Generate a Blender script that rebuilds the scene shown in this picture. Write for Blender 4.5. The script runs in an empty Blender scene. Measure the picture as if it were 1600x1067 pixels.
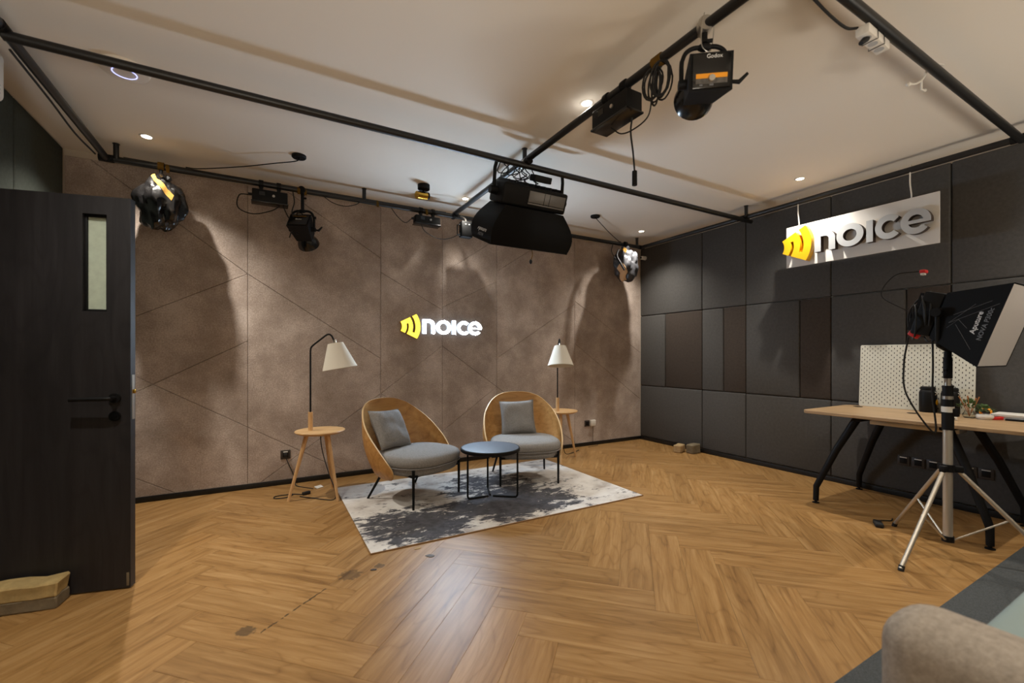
import bpy, bmesh, math, random
from mathutils import Vector as V, Matrix as MX, noise
random.seed(7)
R_ = math.radians
D = bpy.data
SC = bpy.context.scene
COL = SC.collection

# ------------------------------------------------------------------ camera, world, light levels, exposure
cam_d = D.cameras.new('camera'); cam = D.objects.new('camera', cam_d); COL.objects.link(cam)
cam_d.sensor_width = 36.0; cam_d.lens = 684.0 / 1600 * 36; cam_d.shift_y = 22.5 / 1600
cam_d.clip_start = .02
cam.location = (-4.922, -4.799, 1.25)
cam.rotation_euler = (R_(90), 0, R_(60.6 - 90))
cam_d.dof.use_dof = True; cam_d.dof.focus_distance = 4.2; cam_d.dof.aperture_fstop = 1.8
SC.camera = cam
world = D.worlds.new('world'); SC.world = world; world.use_nodes = True
world.node_tree.nodes['Background'].inputs[0].default_value = (1, .9, .78, 1)
world.node_tree.nodes['Background'].inputs[1].default_value = .05
DOWNLIGHT_WATTS = 114.0; DOWNLIGHT_COLOR = (1, .94, .84)
FILL_WATTS = 132.0; FILL_COLOR = (1, .90, .76)  # for the two stand lights added out of view as ceiling fill
SIGN_STRENGTH = 235.0; SIGN_COLOR = (.62, .80, 1.0)
SC.view_settings.view_transform = 'Standard'; SC.view_settings.look = 'None'
SC.view_settings.gamma = 1; SC.view_settings.use_curve_mapping = False
SC.view_settings.exposure = 0.0
CEIL = 2.911

# ------------------------------------------------------------------ materials
def lin(c):
    return tuple((x / 255 / 12.92 if x / 255 <= .04045 else ((x / 255 + .055) / 1.055) ** 2.4) for x in c)
def new_mat(name):
    m = D.materials.new(name); m.use_nodes = True
    nt = m.node_tree; return m, nt, nt.nodes, nt.links, nt.nodes['Principled BSDF']
def mat(name, rgb, rough=.5, metal=0., bump=0., bscale=200., var=0., vscale=6., spec=.5, trans=0., coat=0., weave=False):
    m, nt, N, L, p = new_mat(name)
    c = lin(rgb)
    p.inputs['Base Color'].default_value = (*c, 1); p.inputs['Roughness'].default_value = rough
    p.inputs['Metallic'].default_value = metal; p.inputs['Specular IOR Level'].default_value = spec
    p.inputs['Transmission Weight'].default_value = trans; p.inputs['Coat Weight'].default_value = coat
    tc = N.new('ShaderNodeTexCoord')
    if var:
        n = N.new('ShaderNodeTexNoise'); n.inputs['Scale'].default_value = vscale; n.inputs['Detail'].default_value = 6
        n.inputs['Roughness'].default_value = .65
        r = N.new('ShaderNodeValToRGB')
        r.color_ramp.elements[0].position = .3; r.color_ramp.elements[1].position = .7
        r.color_ramp.elements[0].color = (*[x * (1 - var) for x in c], 1)
        r.color_ramp.elements[1].color = (*[min(1, x * (1 + var)) for x in c], 1)
        L.new(tc.outputs['Object'], n.inputs['Vector']); L.new(n.outputs['Fac'], r.inputs[0]); L.new(r.outputs[0], p.inputs['Base Color'])
    if bump:
        if weave:
            a = N.new('ShaderNodeTexWave'); a.bands_direction = 'X'; b = N.new('ShaderNodeTexWave'); b.bands_direction = 'Z'
            for w in (a, b):
                w.inputs['Scale'].default_value = bscale; w.inputs['Distortion'].default_value = 2.; w.inputs['Detail'].default_value = 1
                L.new(tc.outputs['Object'], w.inputs['Vector'])
            h = N.new('ShaderNodeMath'); h.operation = 'ADD'; L.new(a.outputs['Fac'], h.inputs[0]); L.new(b.outputs['Fac'], h.inputs[1])
            src = h.outputs[0]
        else:
            n2 = N.new('ShaderNodeTexNoise'); n2.inputs['Scale'].default_value = bscale; n2.inputs['Detail'].default_value = 3
            L.new(tc.outputs['Object'], n2.inputs['Vector']); src = n2.outputs['Fac']
        bp = N.new('ShaderNodeBump'); bp.inputs['Strength'].default_value = bump; bp.inputs['Distance'].default_value = .002
        L.new(src, bp.inputs['Height']); L.new(bp.outputs[0], p.inputs['Normal'])
    return m
def emit(name, rgb, strength):
    m, nt, N, L, p = new_mat(name)
    p.inputs['Base Color'].default_value = (.8, .8, .8, 1)
    p.inputs['Emission Color'].default_value = (*rgb, 1); p.inputs['Emission Strength'].default_value = strength
    return m
def mixc(N, L, fac, a, b, mode='MIX'):
    x = N.new('ShaderNodeMix'); x.data_type = 'RGBA'; x.blend_type = mode
    for s, v in ((0, fac), (6, a), (7, b)):
        if hasattr(v, 'node'): L.new(v, x.inputs[s])
        else: x.inputs[s].default_value = v if s == 0 else (*v, 1)
    return x.outputs[2]
def mathn(N, L, op, a, b=0.):
    x = N.new('ShaderNodeMath'); x.operation = op
    for s, v in ((0, a), (1, b)):
        if hasattr(v, 'node'): L.new(v, x.inputs[s])
        else: x.inputs[s].default_value = v
    return x.outputs[0]
def ramp(N, L, fac, stops):
    r = N.new('ShaderNodeValToRGB'); L.new(fac, r.inputs[0])
    el = r.color_ramp.elements
    while len(el) < len(stops): el.new(.5)
    for e, (pos, c) in zip(el, stops): e.position = pos; e.color = (*c, 1)
    return r.outputs[0]
def wood(name, c_dark, c_mid, c_light, rough, sx=1.3, sy=16., rnd=.25, stains=False, axis='X', bump=.12, coat=0., spec=.5):
    m, nt, N, L, p = new_mat(name)
    tc = N.new('ShaderNodeTexCoord'); oi = N.new('ShaderNodeObjectInfo')
    off = N.new('ShaderNodeVectorMath'); off.operation = 'SCALE'; off.inputs[0].default_value = (37., 53., 11.)
    L.new(oi.outputs['Random'], off.inputs['Scale'])
    add = N.new('ShaderNodeVectorMath'); add.operation = 'ADD'
    L.new(tc.outputs['Object'], add.inputs[0]); L.new(off.outputs[0], add.inputs[1])
    mp = N.new('ShaderNodeMapping')
    mp.inputs['Scale'].default_value = {'X': (sx, sy, sy), 'Y': (sy, sx, sy), 'Z': (sy, sy, sx)}[axis]
    L.new(add.outputs[0], mp.inputs['Vector'])
    n1 = N.new('ShaderNodeTexNoise'); n1.inputs['Scale'].default_value = 1.; n1.inputs['Detail'].default_value = 5; n1.inputs['Distortion'].default_value = .6
    L.new(mp.outputs[0], n1.inputs['Vector'])
    # cathedral rings: contour lines of a slow noise stretched along the grain
    mp2 = N.new('ShaderNodeMapping'); k = .33
    mp2.inputs['Scale'].default_value = {'X': (sx, sy * k, sy * k), 'Y': (sy * k, sx, sy * k), 'Z': (sy * k, sy * k, sx)}[axis]
    L.new(add.outputs[0], mp2.inputs['Vector'])
    n2 = N.new('ShaderNodeTexNoise'); n2.inputs['Scale'].default_value = 1.; n2.inputs['Detail'].default_value = 1.5
    L.new(mp2.outputs[0], n2.inputs['Vector'])
    ring = mathn(N, L, 'PINGPONG', mathn(N, L, 'MULTIPLY', n2.outputs['Fac'], 16.), 1.)
    fine = N.new('ShaderNodeTexNoise'); fine.inputs['Scale'].default_value = 9.; fine.inputs['Detail'].default_value = 2
    L.new(mp.outputs[0], fine.inputs['Vector'])
    st = N.new('ShaderNodeTexNoise'); st.inputs['Scale'].default_value = 2.7; st.inputs['Detail'].default_value = 4; st.inputs['Roughness'].default_value = .7
    L.new(mp.outputs[0], st.inputs['Vector'])
    ring = mathn(N, L, 'SUBTRACT', 1., mathn(N, L, 'POWER', ring, 5.))      # thin dark growth lines
    f = mathn(N, L, 'ADD', mathn(N, L, 'MULTIPLY', n1.outputs['Fac'], .50), mathn(N, L, 'MULTIPLY', ring, .10))
    f = mathn(N, L, 'ADD', f, mathn(N, L, 'MULTIPLY', st.outputs['Fac'], .30))
    f = mathn(N, L, 'ADD', f, mathn(N, L, 'MULTIPLY', fine.outputs['Fac'], .13))
    c = ramp(N, L, f, [(.36, lin(c_dark)), (.54, lin(c_mid)), (.72, lin(c_light))])
    hs = N.new('ShaderNodeHueSaturation'); L.new(c, hs.inputs['Color'])
    L.new(mathn(N, L, 'ADD', mathn(N, L, 'MULTIPLY', oi.outputs['Random'], rnd), 1 - rnd / 2), hs.inputs['Value'])
    out = hs.outputs[0]
    if stains:
        geo = N.new('ShaderNodeNewGeometry')
        nz = N.new('ShaderNodeTexNoise'); nz.inputs['Scale'].default_value = 45.; nz.inputs['Detail'].default_value = 6
        L.new(geo.outputs['Position'], nz.inputs['Vector'])
        for (x, y, r, s) in ((-5.0, -2.475, .07, .75), (-4.50, -2.17, .10, .6), (-4.33, -2.14, .05, .7)):
            d = N.new('ShaderNodeVectorMath'); d.operation = 'DISTANCE'; d.inputs[1].default_value = (x, y, 0)
            L.new(geo.outputs['Position'], d.inputs[0])
            k = mathn(N, L, 'SUBTRACT', 1., mathn(N, L, 'DIVIDE', d.outputs['Value'], r))
            k = mathn(N, L, 'SUBTRACT', mathn(N, L, 'ADD', mathn(N, L, 'MAXIMUM', k, 0.), nz.outputs['Fac']), .86)
            k = mathn(N, L, 'MINIMUM', mathn(N, L, 'MAXIMUM', mathn(N, L, 'MULTIPLY', k, 6. * s), 0.), .85 * s)
            out = mixc(N, L, k, out, lin((52, 46, 38)))
        # a dark worn joint running along the planks
        sp = N.new('ShaderNodeSeparateXYZ'); L.new(geo.outputs['Position'], sp.inputs[0])
        px = mathn(N, L, 'ADD', sp.outputs[0], 4.79); py = mathn(N, L, 'ADD', sp.outputs[1], 2.39)
        al = mathn(N, L, 'ABSOLUTE', mathn(N, L, 'ADD', mathn(N, L, 'MULTIPLY', px, .757), mathn(N, L, 'MULTIPLY', py, .653)))
        ac = mathn(N, L, 'ABSOLUTE', mathn(N, L, 'SUBTRACT', mathn(N, L, 'MULTIPLY', px, .653), mathn(N, L, 'MULTIPLY', py, .757)))
        k = mathn(N, L, 'MULTIPLY', mathn(N, L, 'LESS_THAN', al, .2), mathn(N, L, 'LESS_THAN', ac, mathn(N, L, 'MULTIPLY', mathn(N, L, 'SUBTRACT', nz.outputs['Fac'], .38), .03)))
        out = mixc(N, L, mathn(N, L, 'MULTIPLY', k, .8), out, lin((48, 40, 30)))
    L.new(out, p.inputs['Base Color'])
    p.inputs['Coat Weight'].default_value = coat; p.inputs['Coat Roughness'].default_value = .3
    p.inputs['Roughness'].default_value = rough; p.inputs['Specular IOR Level'].default_value = spec
    bp = N.new('ShaderNodeBump'); bp.inputs['Strength'].default_value = bump; bp.inputs['Distance'].default_value = .001
    L.new(f, bp.inputs['Height']); L.new(bp.outputs[0], p.inputs['Normal'])
    return m

M = {}
M['plank'] = wood('floor_wood', (120, 86, 48), (153, 115, 68), (177, 140, 92), .37, 1.25, 20., .16, True, bump=.14, spec=.27)
M['dark_wood'] = wood('black_wood', (24, 23, 25), (33, 31, 33), (44, 42, 44), .5, 1., 15., .0, axis='Z', bump=.3)
M['oak'] = wood('pale_oak', (178, 136, 90), (203, 163, 112), (220, 184, 136), .45, 1.4, 16., .05, axis='X')
M['beech'] = wood('beech', (190, 146, 98), (210, 168, 118), (224, 186, 138), .45, 1.4, 20., .05, axis='Z')
M['ply'] = wood('plywood_veneer', (158, 112, 60), (186, 136, 78), (204, 158, 98), .4, 1.6, 16., .05, axis='X')
M['ply_edge'] = mat('plywood_edge', (222, 190, 140), .5)
M['joint'] = mat('floor_joint', (96, 70, 44), .8)
M['ceiling'] = mat('ceiling_paint', (232, 225, 214), .9, bump=.05, bscale=90)
M['cream'] = mat('cream_paint', (206, 194, 176), .85)
M['taupe'] = None
M['black'] = mat('black_matt', (10, 10, 11), .6, spec=.25)
M['black_pipe'] = mat('black_pipe_paint', (22, 22, 23), .42, bump=.1, bscale=60)
M['black_cloth'] = mat('black_softbox_cloth', (8, 8, 9), .75, bump=.2, bscale=300, spec=.2)
M['black_gloss'] = mat('black_gloss', (12, 12, 13), .22)
M['rubber'] = mat('black_rubber', (20, 20, 20), .7)
M['black_base'] = mat('black_skirting', (12, 12, 12), .5)
M['bag'] = mat('black_plastic_bag', (10, 9, 9), .24, spec=.8, bump=1., bscale=14)
M['foil'] = mat('silver_foil_bag', (74, 74, 78), .38, metal=.6, bump=1., bscale=16)
M['paper'] = mat('beige_matt', (214, 176, 136), .7)  # plain beige for the patch on the foil bag
M['tape'] = mat('yellow_tape', (98, 72, 28), .9, spec=.1, var=.15, vscale=30)
M['grey_fabric'] = mat('charcoal_grey_fabric', (86, 84, 82), .95, bump=.6, bscale=120, var=.12, vscale=40, spec=.1, weave=True)
M['brown_fabric'] = mat('dark_brown_fabric', (74, 66, 60), .95, bump=.6, bscale=120, var=.12, vscale=40, spec=.1, weave=True)
M['chair_fabric'] = mat('grey_wool', (142, 139, 136), .95, bump=.5, bscale=180, var=.2, vscale=90, spec=.1)
M['sofa_fabric'] = mat('taupe_sofa_fabric', (160, 149, 136), .95, bump=.6, bscale=160, var=.22, vscale=60, spec=.1)
M['teal'] = mat('pale_teal_fabric', (146, 160, 157), .95, bump=.4, bscale=160, spec=.1)
M['carpet'] = mat('slate_carpet', (78, 80, 80), .98, bump=.9, bscale=220, var=.3, vscale=160, spec=.05)
M['steel'] = mat('brushed_steel', (190, 186, 178), .32, metal=.9)
M['alu'] = mat('satin_aluminium', (196, 188, 174), .4, metal=.75)
M['grey_panel'] = mat('grey_metal_panel', (120, 118, 116), .4, metal=.4)
M['brass'] = mat('brass', (206, 160, 62), .22, metal=1.)
M['white_plastic'] = mat('white_plastic', (226, 222, 214), .4)
M['white_board'] = mat('white_board', (214, 210, 205), .5)
M['letter_grey'] = mat('grey_painted_letter', (176, 178, 180), .4)
M['letter_side'] = mat('dark_letter_edge', (58, 46, 40), .6)
M['yellow'] = mat('yellow_paint', (228, 172, 10), .4)
M['diffuser'] = mat('white_diffuser_cloth', (226, 222, 222), .8, bump=.2, bscale=250)
M['print'] = mat('white_print', (215, 215, 215), .6)
M['grey_print'] = mat('grey_print', (110, 112, 116), .6)
M['orange'] = mat('orange_label', (250, 165, 30), .5)
M['red'] = mat('red_plastic', (200, 36, 34), .4)
M['peg'] = mat('white_pegboard', (216, 214, 200), .5)
M['dark'] = mat('hole_dark', (30, 28, 26), .9)
M['stone'] = mat('tan_stone', (176, 152, 104), .95, bump=1., bscale=40, var=.25, vscale=14, spec=.1)
M['stone_low'] = mat('grey_stone', (120, 108, 88), .95, bump=1., bscale=40, var=.2, vscale=14, spec=.1)
M['brick'] = mat('tan_brick', (172, 146, 108), .95, bump=.8, bscale=50, var=.2, vscale=20, spec=.1)
M['leaf'] = mat('leaf_green', (70, 98, 48), .55, var=.3, vscale=30)
M['stem'] = mat('dry_stem', (176, 112, 60), .7)
M['frosted'] = mat('frosted_pane', (196, 206, 188), .75, trans=.35, var=.1, vscale=30)
M['green_fabric'] = mat('grey_green_fabric', (72, 76, 70), .95, bump=.6, bscale=120, var=.12, vscale=40, spec=.1, weave=True)
M['glass'] = mat('clear_glass', (235, 240, 238), .05, trans=1.)
M['lamp_shade'] = mat('linen_shade', (222, 214, 198), .9, bump=.3, bscale=260, spec=.1)
M['socket'] = mat('bronze_socket_plate', (58, 52, 48), .45)
M['slate'] = mat('blue_grey_table_top', (84, 92, 104), .55, var=.08, vscale=12)
M['led'] = emit('downlight_led', (1, .86, .66), 25.)
M['blue_led'] = emit('blue_led', (.35, .4, 1.), 2.2)
M['sign'] = emit('sign_white_led', SIGN_COLOR, SIGN_STRENGTH)
M['sign_yellow'] = emit('sign_yellow_led', (1., .80, .0), 1.7)
M['sign_side'] = emit('sign_letter_edge', SIGN_COLOR, .9)
M['debris'] = mat('grey_scrap', (96, 92, 88), .7, var=.4, vscale=60)

def taupe_mat():
    m, nt, N, L, p = new_mat('taupe_concrete_felt')
    geo = N.new('ShaderNodeNewGeometry'); oi = N.new('ShaderNodeObjectInfo')
    a = N.new('ShaderNodeTexNoise'); a.inputs['Scale'].default_value = 2.2; a.inputs['Detail'].default_value = 9; a.inputs['Roughness'].default_value = .68
    b = N.new('ShaderNodeTexNoise'); b.inputs['Scale'].default_value = 85; b.inputs['Detail'].default_value = 4; b.inputs['Roughness'].default_value = .8
    for n in (a, b): L.new(geo.outputs['Position'], n.inputs['Vector'])
    f = mathn(N, L, 'ADD', mathn(N, L, 'MULTIPLY', a.outputs['Fac'], .54), mathn(N, L, 'MULTIPLY', b.outputs['Fac'], .46))
    c = ramp(N, L, f, [(.37, lin((140, 125, 114))), (.5, lin((174, 158, 147))), (.60, lin((206, 192, 182)))])
    hs = N.new('ShaderNodeHueSaturation'); L.new(c, hs.inputs['Color'])
    L.new(mathn(N, L, 'ADD', mathn(N, L, 'MULTIPLY', oi.outputs['Random'], .1), .95), hs.inputs['Value'])
    L.new(hs.outputs[0], p.inputs['Base Color']); p.inputs['Roughness'].default_value = .85; p.inputs['Specular IOR Level'].default_value = .2
    bp = N.new('ShaderNodeBump'); bp.inputs['Strength'].default_value = .25; bp.inputs['Distance'].default_value = .002
    L.new(b.outputs['Fac'], bp.inputs['Height']); L.new(bp.outputs[0], p.inputs['Normal'])
    return m
M['taupe'] = taupe_mat()

def rug_mat():
    m, nt, N, L, p = new_mat('distressed_rug_pile')
    tc = N.new('ShaderNodeTexCoord')
    def nz(scale, detail, rough, vec=None, dist=0.):
        n = N.new('ShaderNodeTexNoise'); n.inputs['Scale'].default_value = scale; n.inputs['Detail'].default_value = detail
        n.inputs['Roughness'].default_value = rough; n.inputs['Distortion'].default_value = dist
        L.new(vec or tc.outputs['Object'], n.inputs['Vector']); return n.outputs['Fac']
    mp = N.new('ShaderNodeMapping'); mp.inputs['Scale'].default_value = (.75, 1.5, 1.); L.new(tc.outputs['Object'], mp.inputs['Vector'])
    sp = N.new('ShaderNodeSeparateXYZ'); L.new(tc.outputs['Object'], sp.inputs[0])
    # dark worn field: a blob towards the front left of the middle plus streaks, broken up by fine noise
    def blob(x, y, rx, ry):
        dx = mathn(N, L, 'DIVIDE', mathn(N, L, 'SUBTRACT', sp.outputs[0], x), rx); dy = mathn(N, L, 'DIVIDE', mathn(N, L, 'SUBTRACT', sp.outputs[1], y), ry)
        d = mathn(N, L, 'ADD', mathn(N, L, 'MULTIPLY', dx, dx), mathn(N, L, 'MULTIPLY', dy, dy))
        return mathn(N, L, 'MAXIMUM', mathn(N, L, 'SUBTRACT', 1., d), 0.)
    big = mathn(N, L, 'MAXIMUM', blob(.02, -.40, .78, .42), mathn(N, L, 'MAXIMUM', mathn(N, L, 'MULTIPLY', blob(-.78, -.45, .55, .5), .8), mathn(N, L, 'MULTIPLY', blob(.15, .15, .6, .6), .62)))
    fine = nz(9., 10, .8, mp.outputs[0], .5); mid = nz(2.6, 5, .65, mp.outputs[0])
    v = mathn(N, L, 'ADD', mathn(N, L, 'MULTIPLY', big, .22), mathn(N, L, 'ADD', mathn(N, L, 'MULTIPLY', fine, .75), mathn(N, L, 'MULTIPLY', mid, .35)))
    dark = ramp(N, L, v, [(.605, (0, 0, 0)), (.645, (1, 1, 1))])
    tone = ramp(N, L, nz(3.1, 5, .6), [(.34, lin((166, 158, 150))), (.46, lin((216, 213, 207))), (.62, lin((236, 235, 230)))])
    warm = mixc(N, L, mathn(N, L, 'MULTIPLY', nz(1.7, 3, .5), .5), tone, lin((150, 128, 116)))
    darkc = ramp(N, L, nz(14., 5, .7), [(.35, lin((36, 38, 46))), (.62, lin((66, 66, 74)))])
    sepb = N.new('ShaderNodeSeparateColor'); L.new(dark, sepb.inputs[0])
    c = mixc(N, L, mathn(N, L, 'MULTIPLY', sepb.outputs[0], .93), warm, darkc)
    L.new(c, p.inputs['Base Color']); p.inputs['Roughness'].default_value = .95; p.inputs['Specular IOR Level'].default_value = .1
    bp = N.new('ShaderNodeBump'); bp.inputs['Strength'].default_value = .4; bp.inputs['Distance'].default_value = .002
    L.new(nz(260, 2, .5), bp.inputs['Height']); L.new(bp.outputs[0], p.inputs['Normal'])
    return m
M['rug'] = rug_mat()

# ------------------------------------------------------------------ mesh helpers
def frame_of(d):
    d = V(d).normalized(); a = V((0, 0, 1)) if abs(d.z) < .95 else V((1, 0, 0))
    x = d.cross(a).normalized(); return x, x.cross(d).normalized() * -1, d
class MB:
    def __init__(s): s.v = []; s.f = []
    def add(s, vs, fs):
        o = len(s.v); s.v += [tuple(x) for x in vs]; s.f += [[i + o for i in q] for q in fs]; return s
    def box(s, c, size, rot=None, bev=0., seg=2):
        bm = bmesh.new(); bmesh.ops.create_cube(bm, size=1.)
        for v in bm.verts: v.co = V((v.co.x * size[0], v.co.y * size[1], v.co.z * size[2]))
        if bev: bmesh.ops.bevel(bm, geom=bm.edges[:], offset=bev, segments=seg, profile=.5, affect='EDGES', clamp_overlap=True)
        m = rot.to_4x4() if rot is not None else MX.Identity(4)
        bm.verts.ensure_lookup_table(); c = V(c)
        vs = [m @ v.co + c for v in bm.verts]; fs = [[v.index for v in f.verts] for f in bm.faces]
        bm.free(); return s.add(vs, fs)
    def cyl(s, p0, p1, r0, r1=None, n=16, cap=True):
        r1 = r0 if r1 is None else r1
        p0 = V(p0); p1 = V(p1); x, y, d = frame_of(p1 - p0)
        vs = []; fs = []
        for p, r in ((p0, r0), (p1, r1)):
            for i in range(n):
                a = 2 * math.pi * i / n; vs.append(p + x * (r * math.cos(a)) + y * (r * math.sin(a)))
        for i in range(n): fs.append([i, (i + 1) % n, n + (i + 1) % n, n + i])
        if cap: fs.append(list(range(n))[::-1]); fs.append(list(range(n, 2 * n)))
        return s.add(vs, fs)
    def tube(s, pts, r, n=8, closed=False, cap=True):
        pts = [V(p) for p in pts]; k = len(pts); vs = []; fs = []
        x = None
        for i in range(k):
            a = pts[(i - 1) % k] if (i > 0 or closed) else pts[i]; b = pts[(i + 1) % k] if (i < k - 1 or closed) else pts[i]
            d = (b - a).normalized()
            if x is None: x, y, _ = frame_of(d)
            else:
                x = (x - d * x.dot(d)).normalized(); y = d.cross(x)
            rr = r[i] if isinstance(r, (list, tuple)) else r
            for j in range(n):
                t = 2 * math.pi * j / n; vs.append(pts[i] + x * (rr * math.cos(t)) + y * (rr * math.sin(t)))
        for i in range(k if closed else k - 1):
            for j in range(n):
                a = i * n + j; b = i * n + (j + 1) % n; c = ((i + 1) % k) * n + (j + 1) % n; e = ((i + 1) % k) * n + j
                fs.append([a, b, c, e])
        if cap and not closed: fs.append(list(range(n))[::-1]); fs.append([(k - 1) * n + j for j in range(n)])
        return s.add(vs, fs)
    def lathe(s, prof, n=24, mtx=None, cap=True):
        m = mtx or MX.Identity(4); vs = []; fs = []
        for (r, z) in prof:
            for i in range(n):
                a = 2 * math.pi * i / n; vs.append(m @ V((r * math.cos(a), r * math.sin(a), z)))
        k = len(prof)
        for q in range(k - 1):
            for i in range(n): fs.append([q * n + i, q * n + (i + 1) % n, (q + 1) * n + (i + 1) % n, (q + 1) * n + i])
        if cap: fs.append(list(range(n))[::-1]); fs.append([(k - 1) * n + i for i in range(n)])
        return s.add(vs, fs)
    def grid(s, fn, nu, nv, cu=False):
        vs = [fn(i / nu, j / nv) for j in range(nv + 1) for i in range(nu if cu else nu + 1)]; w = nu if cu else nu + 1; fs = []
        for j in range(nv):
            for i in range(nu):
                fs.append([j * w + i, j * w + (i + 1) % w, (j + 1) * w + (i + 1) % w, (j + 1) * w + i])
        return s.add(vs, fs)
    def prism(s, poly, z0, z1, m=None):
        m = m or MX.Identity(4); n = len(poly)
        vs = [m @ V((x, y, z0)) for x, y in poly] + [m @ V((x, y, z1)) for x, y in poly]
        fs = [list(range(n))[::-1], [n + i for i in range(n)]] + [[i, (i + 1) % n, n + (i + 1) % n, n + i] for i in range(n)]
        return s.add(vs, fs)
    def sphere(s, c, r, nu=16, nv=10, fn=None):
        c = V(c)
        rr = (r, r, r) if isinstance(r, (int, float)) else r
        def f(u, v):
            a = 2 * math.pi * u; b = math.pi * (v - .5)
            d = V((math.cos(a) * math.cos(b), math.sin(a) * math.cos(b), math.sin(b)))
            k = fn(d) if fn else 1.
            return c + V((d.x * rr[0] * k, d.y * rr[1] * k, d.z * rr[2] * k))
        return s.grid(f, nu, nv, True)
    def mesh(s, name, material, angle=38):
        me = D.meshes.new(name); me.from_pydata(s.v, [], s.f)
        bm = bmesh.new(); bm.from_mesh(me); bmesh.ops.recalc_face_normals(bm, faces=bm.faces[:]); bm.to_mesh(me); bm.free()
        if angle:
            me.polygons.foreach_set('use_smooth', [True] * len(me.polygons)); me.set_sharp_from_angle(angle=R_(angle))
        for m in (material if isinstance(material, list) else [material]): me.materials.append(M[m] if isinstance(m, str) else m)
        return me
    def build(s, name, material, parent=None, angle=38, loc=None, rot=None):
        return link(name, s.mesh(name, material, angle), parent, loc, rot)
def link(name, me, parent=None, loc=None, rot=None):
    o = D.objects.new(name, me); COL.objects.link(o)
    if parent is not None: o.parent = parent
    if loc is not None: o.location = loc
    if rot is not None: o.rotation_euler = rot
    return o
def tag(o, label, cat, group=None, kind=None):
    o['label'] = label; o['category'] = cat
    if group: o['group'] = group
    if kind: o['kind'] = kind
    return o
def thing(name, label, cat, loc=(0, 0, 0), rot=(0, 0, 0), group=None):
    return tag(link(name, None, None, loc, rot), label, cat, group)
def copy_thing(o, parent=None):
    c = o.copy(); COL.objects.link(c)
    if parent is not None: c.parent = parent
    for ch in list(o.children): copy_thing(ch, c)
    return c
def structure(o): o['kind'] = 'structure'; return o
def curve_pts(ctrl, n=10):
    P = [V(p) for p in ctrl]; P = [P[0] * 2 - P[1]] + P + [P[-1] * 2 - P[-2]]; out = []
    for i in range(1, len(P) - 2):
        for k in range(n):
            t = k / n; a, b, c, d = P[i - 1:i + 3]
            out.append(.5 * ((2 * b) + (c - a) * t + (2 * a - 5 * b + 4 * c - d) * t * t + (3 * b - a - 3 * c + d) * t ** 3))
    out.append(P[-2]); return out
def arc(cx, cy, r, a0, a1, n=16):
    return [(cx + r * math.cos(R_(a0 + (a1 - a0) * i / n)), cy + r * math.sin(R_(a0 + (a1 - a0) * i / n))) for i in range(n + 1)]
def shape2d(name, loops, depth, material, mtx, parent=None, bevel=0.):
    """flat outline (with holes) extruded to z 0..depth, then placed by mtx"""
    cu = D.curves.new(name, 'CURVE'); cu.dimensions = '2D'; cu.fill_mode = 'BOTH'; cu.extrude = depth / 2; cu.bevel_depth = bevel; cu.bevel_resolution = 1
    for lp in loops:
        sp = cu.splines.new('POLY'); sp.points.add(len(lp) - 1); sp.use_cyclic_u = True
        for q, (x, y) in zip(sp.points, lp): q.co = (x, y, 0, 1)
    return curve_to_mesh(name, cu, depth, material, mtx, parent)
def curve_to_mesh(name, cu, depth, material, mtx, parent):
    tmp = D.objects.new('tmp', cu); COL.objects.link(tmp)
    me = D.meshes.new_from_object(tmp.evaluated_get(bpy.context.evaluated_depsgraph_get()))
    D.objects.remove(tmp); me.name = name
    me.transform(mtx @ MX.Translation((0, 0, depth / 2)))
    me.materials.clear()
    for m in (material if isinstance(material, list) else [material]): me.materials.append(M[m])
    if isinstance(material, list):          # faces turned away from the outline's own normal take the second material
        nrm = (mtx.to_3x3() @ V((0, 0, 1))).normalized()
        for pl in me.polygons: pl.material_index = 0 if pl.normal.dot(nrm) > .6 else 1
    return link(name, me, parent)
def text(name, s, size, material, mtx, parent, depth=.0012, align='CENTER', spacing=1., shear=0.):
    cu = D.curves.new(name, 'FONT'); cu.body = s; cu.size = size; cu.extrude = depth / 2; cu.align_x = align; cu.align_y = 'CENTER'
    cu.resolution_u = 3; cu.space_character = spacing; cu.shear = shear; cu.offset = size * .012
    return curve_to_mesh(name, cu, depth, material, mtx, parent)
def basis(origin, x, y):
    x = V(x).normalized(); y = V(y); z = x.cross(y).normalized(); y = z.cross(x)
    return MX(((x.x, y.x, z.x, origin[0]), (x.y, y.y, z.y, origin[1]), (x.z, y.z, z.z, origin[2]), (0, 0, 0, 1)))
def clip(poly, nx, ny, d):
    """keep the part of a convex polygon where nx*x + ny*y <= d"""
    out = []
    for i in range(len(poly)):
        a = poly[i]; b = poly[(i + 1) % len(poly)]; fa = nx * a[0] + ny * a[1] - d; fb = nx * b[0] + ny * b[1] - d
        if fa <= 0: out.append(a)
        if fa * fb < 0: t = fa / (fa - fb); out.append((a[0] + (b[0] - a[0]) * t, a[1] + (b[1] - a[1]) * t))
    return out
def area(p): return .5 * sum(p[i][0] * p[(i + 1) % len(p)][1] - p[(i + 1) % len(p)][0] * p[i][1] for i in range(len(p)))
def inset(poly, g):
    if area(poly) < 0: poly = poly[::-1]
    out = poly
    for i in range(len(poly)):
        a = poly[i]; b = poly[(i + 1) % len(poly)]; l = math.hypot(b[0] - a[0], b[1] - a[1])
        if l < 1e-6: continue
        nx, ny = (b[1] - a[1]) / l, -(b[0] - a[0]) / l
        out = clip(out, nx, ny, nx * a[0] + ny * a[1] - g)
        if len(out) < 3: return []
    clean = []
    for q in out:
        if not clean or math.hypot(q[0] - clean[-1][0], q[1] - clean[-1][1]) > 1e-4: clean.append(q)
    return clean

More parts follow.
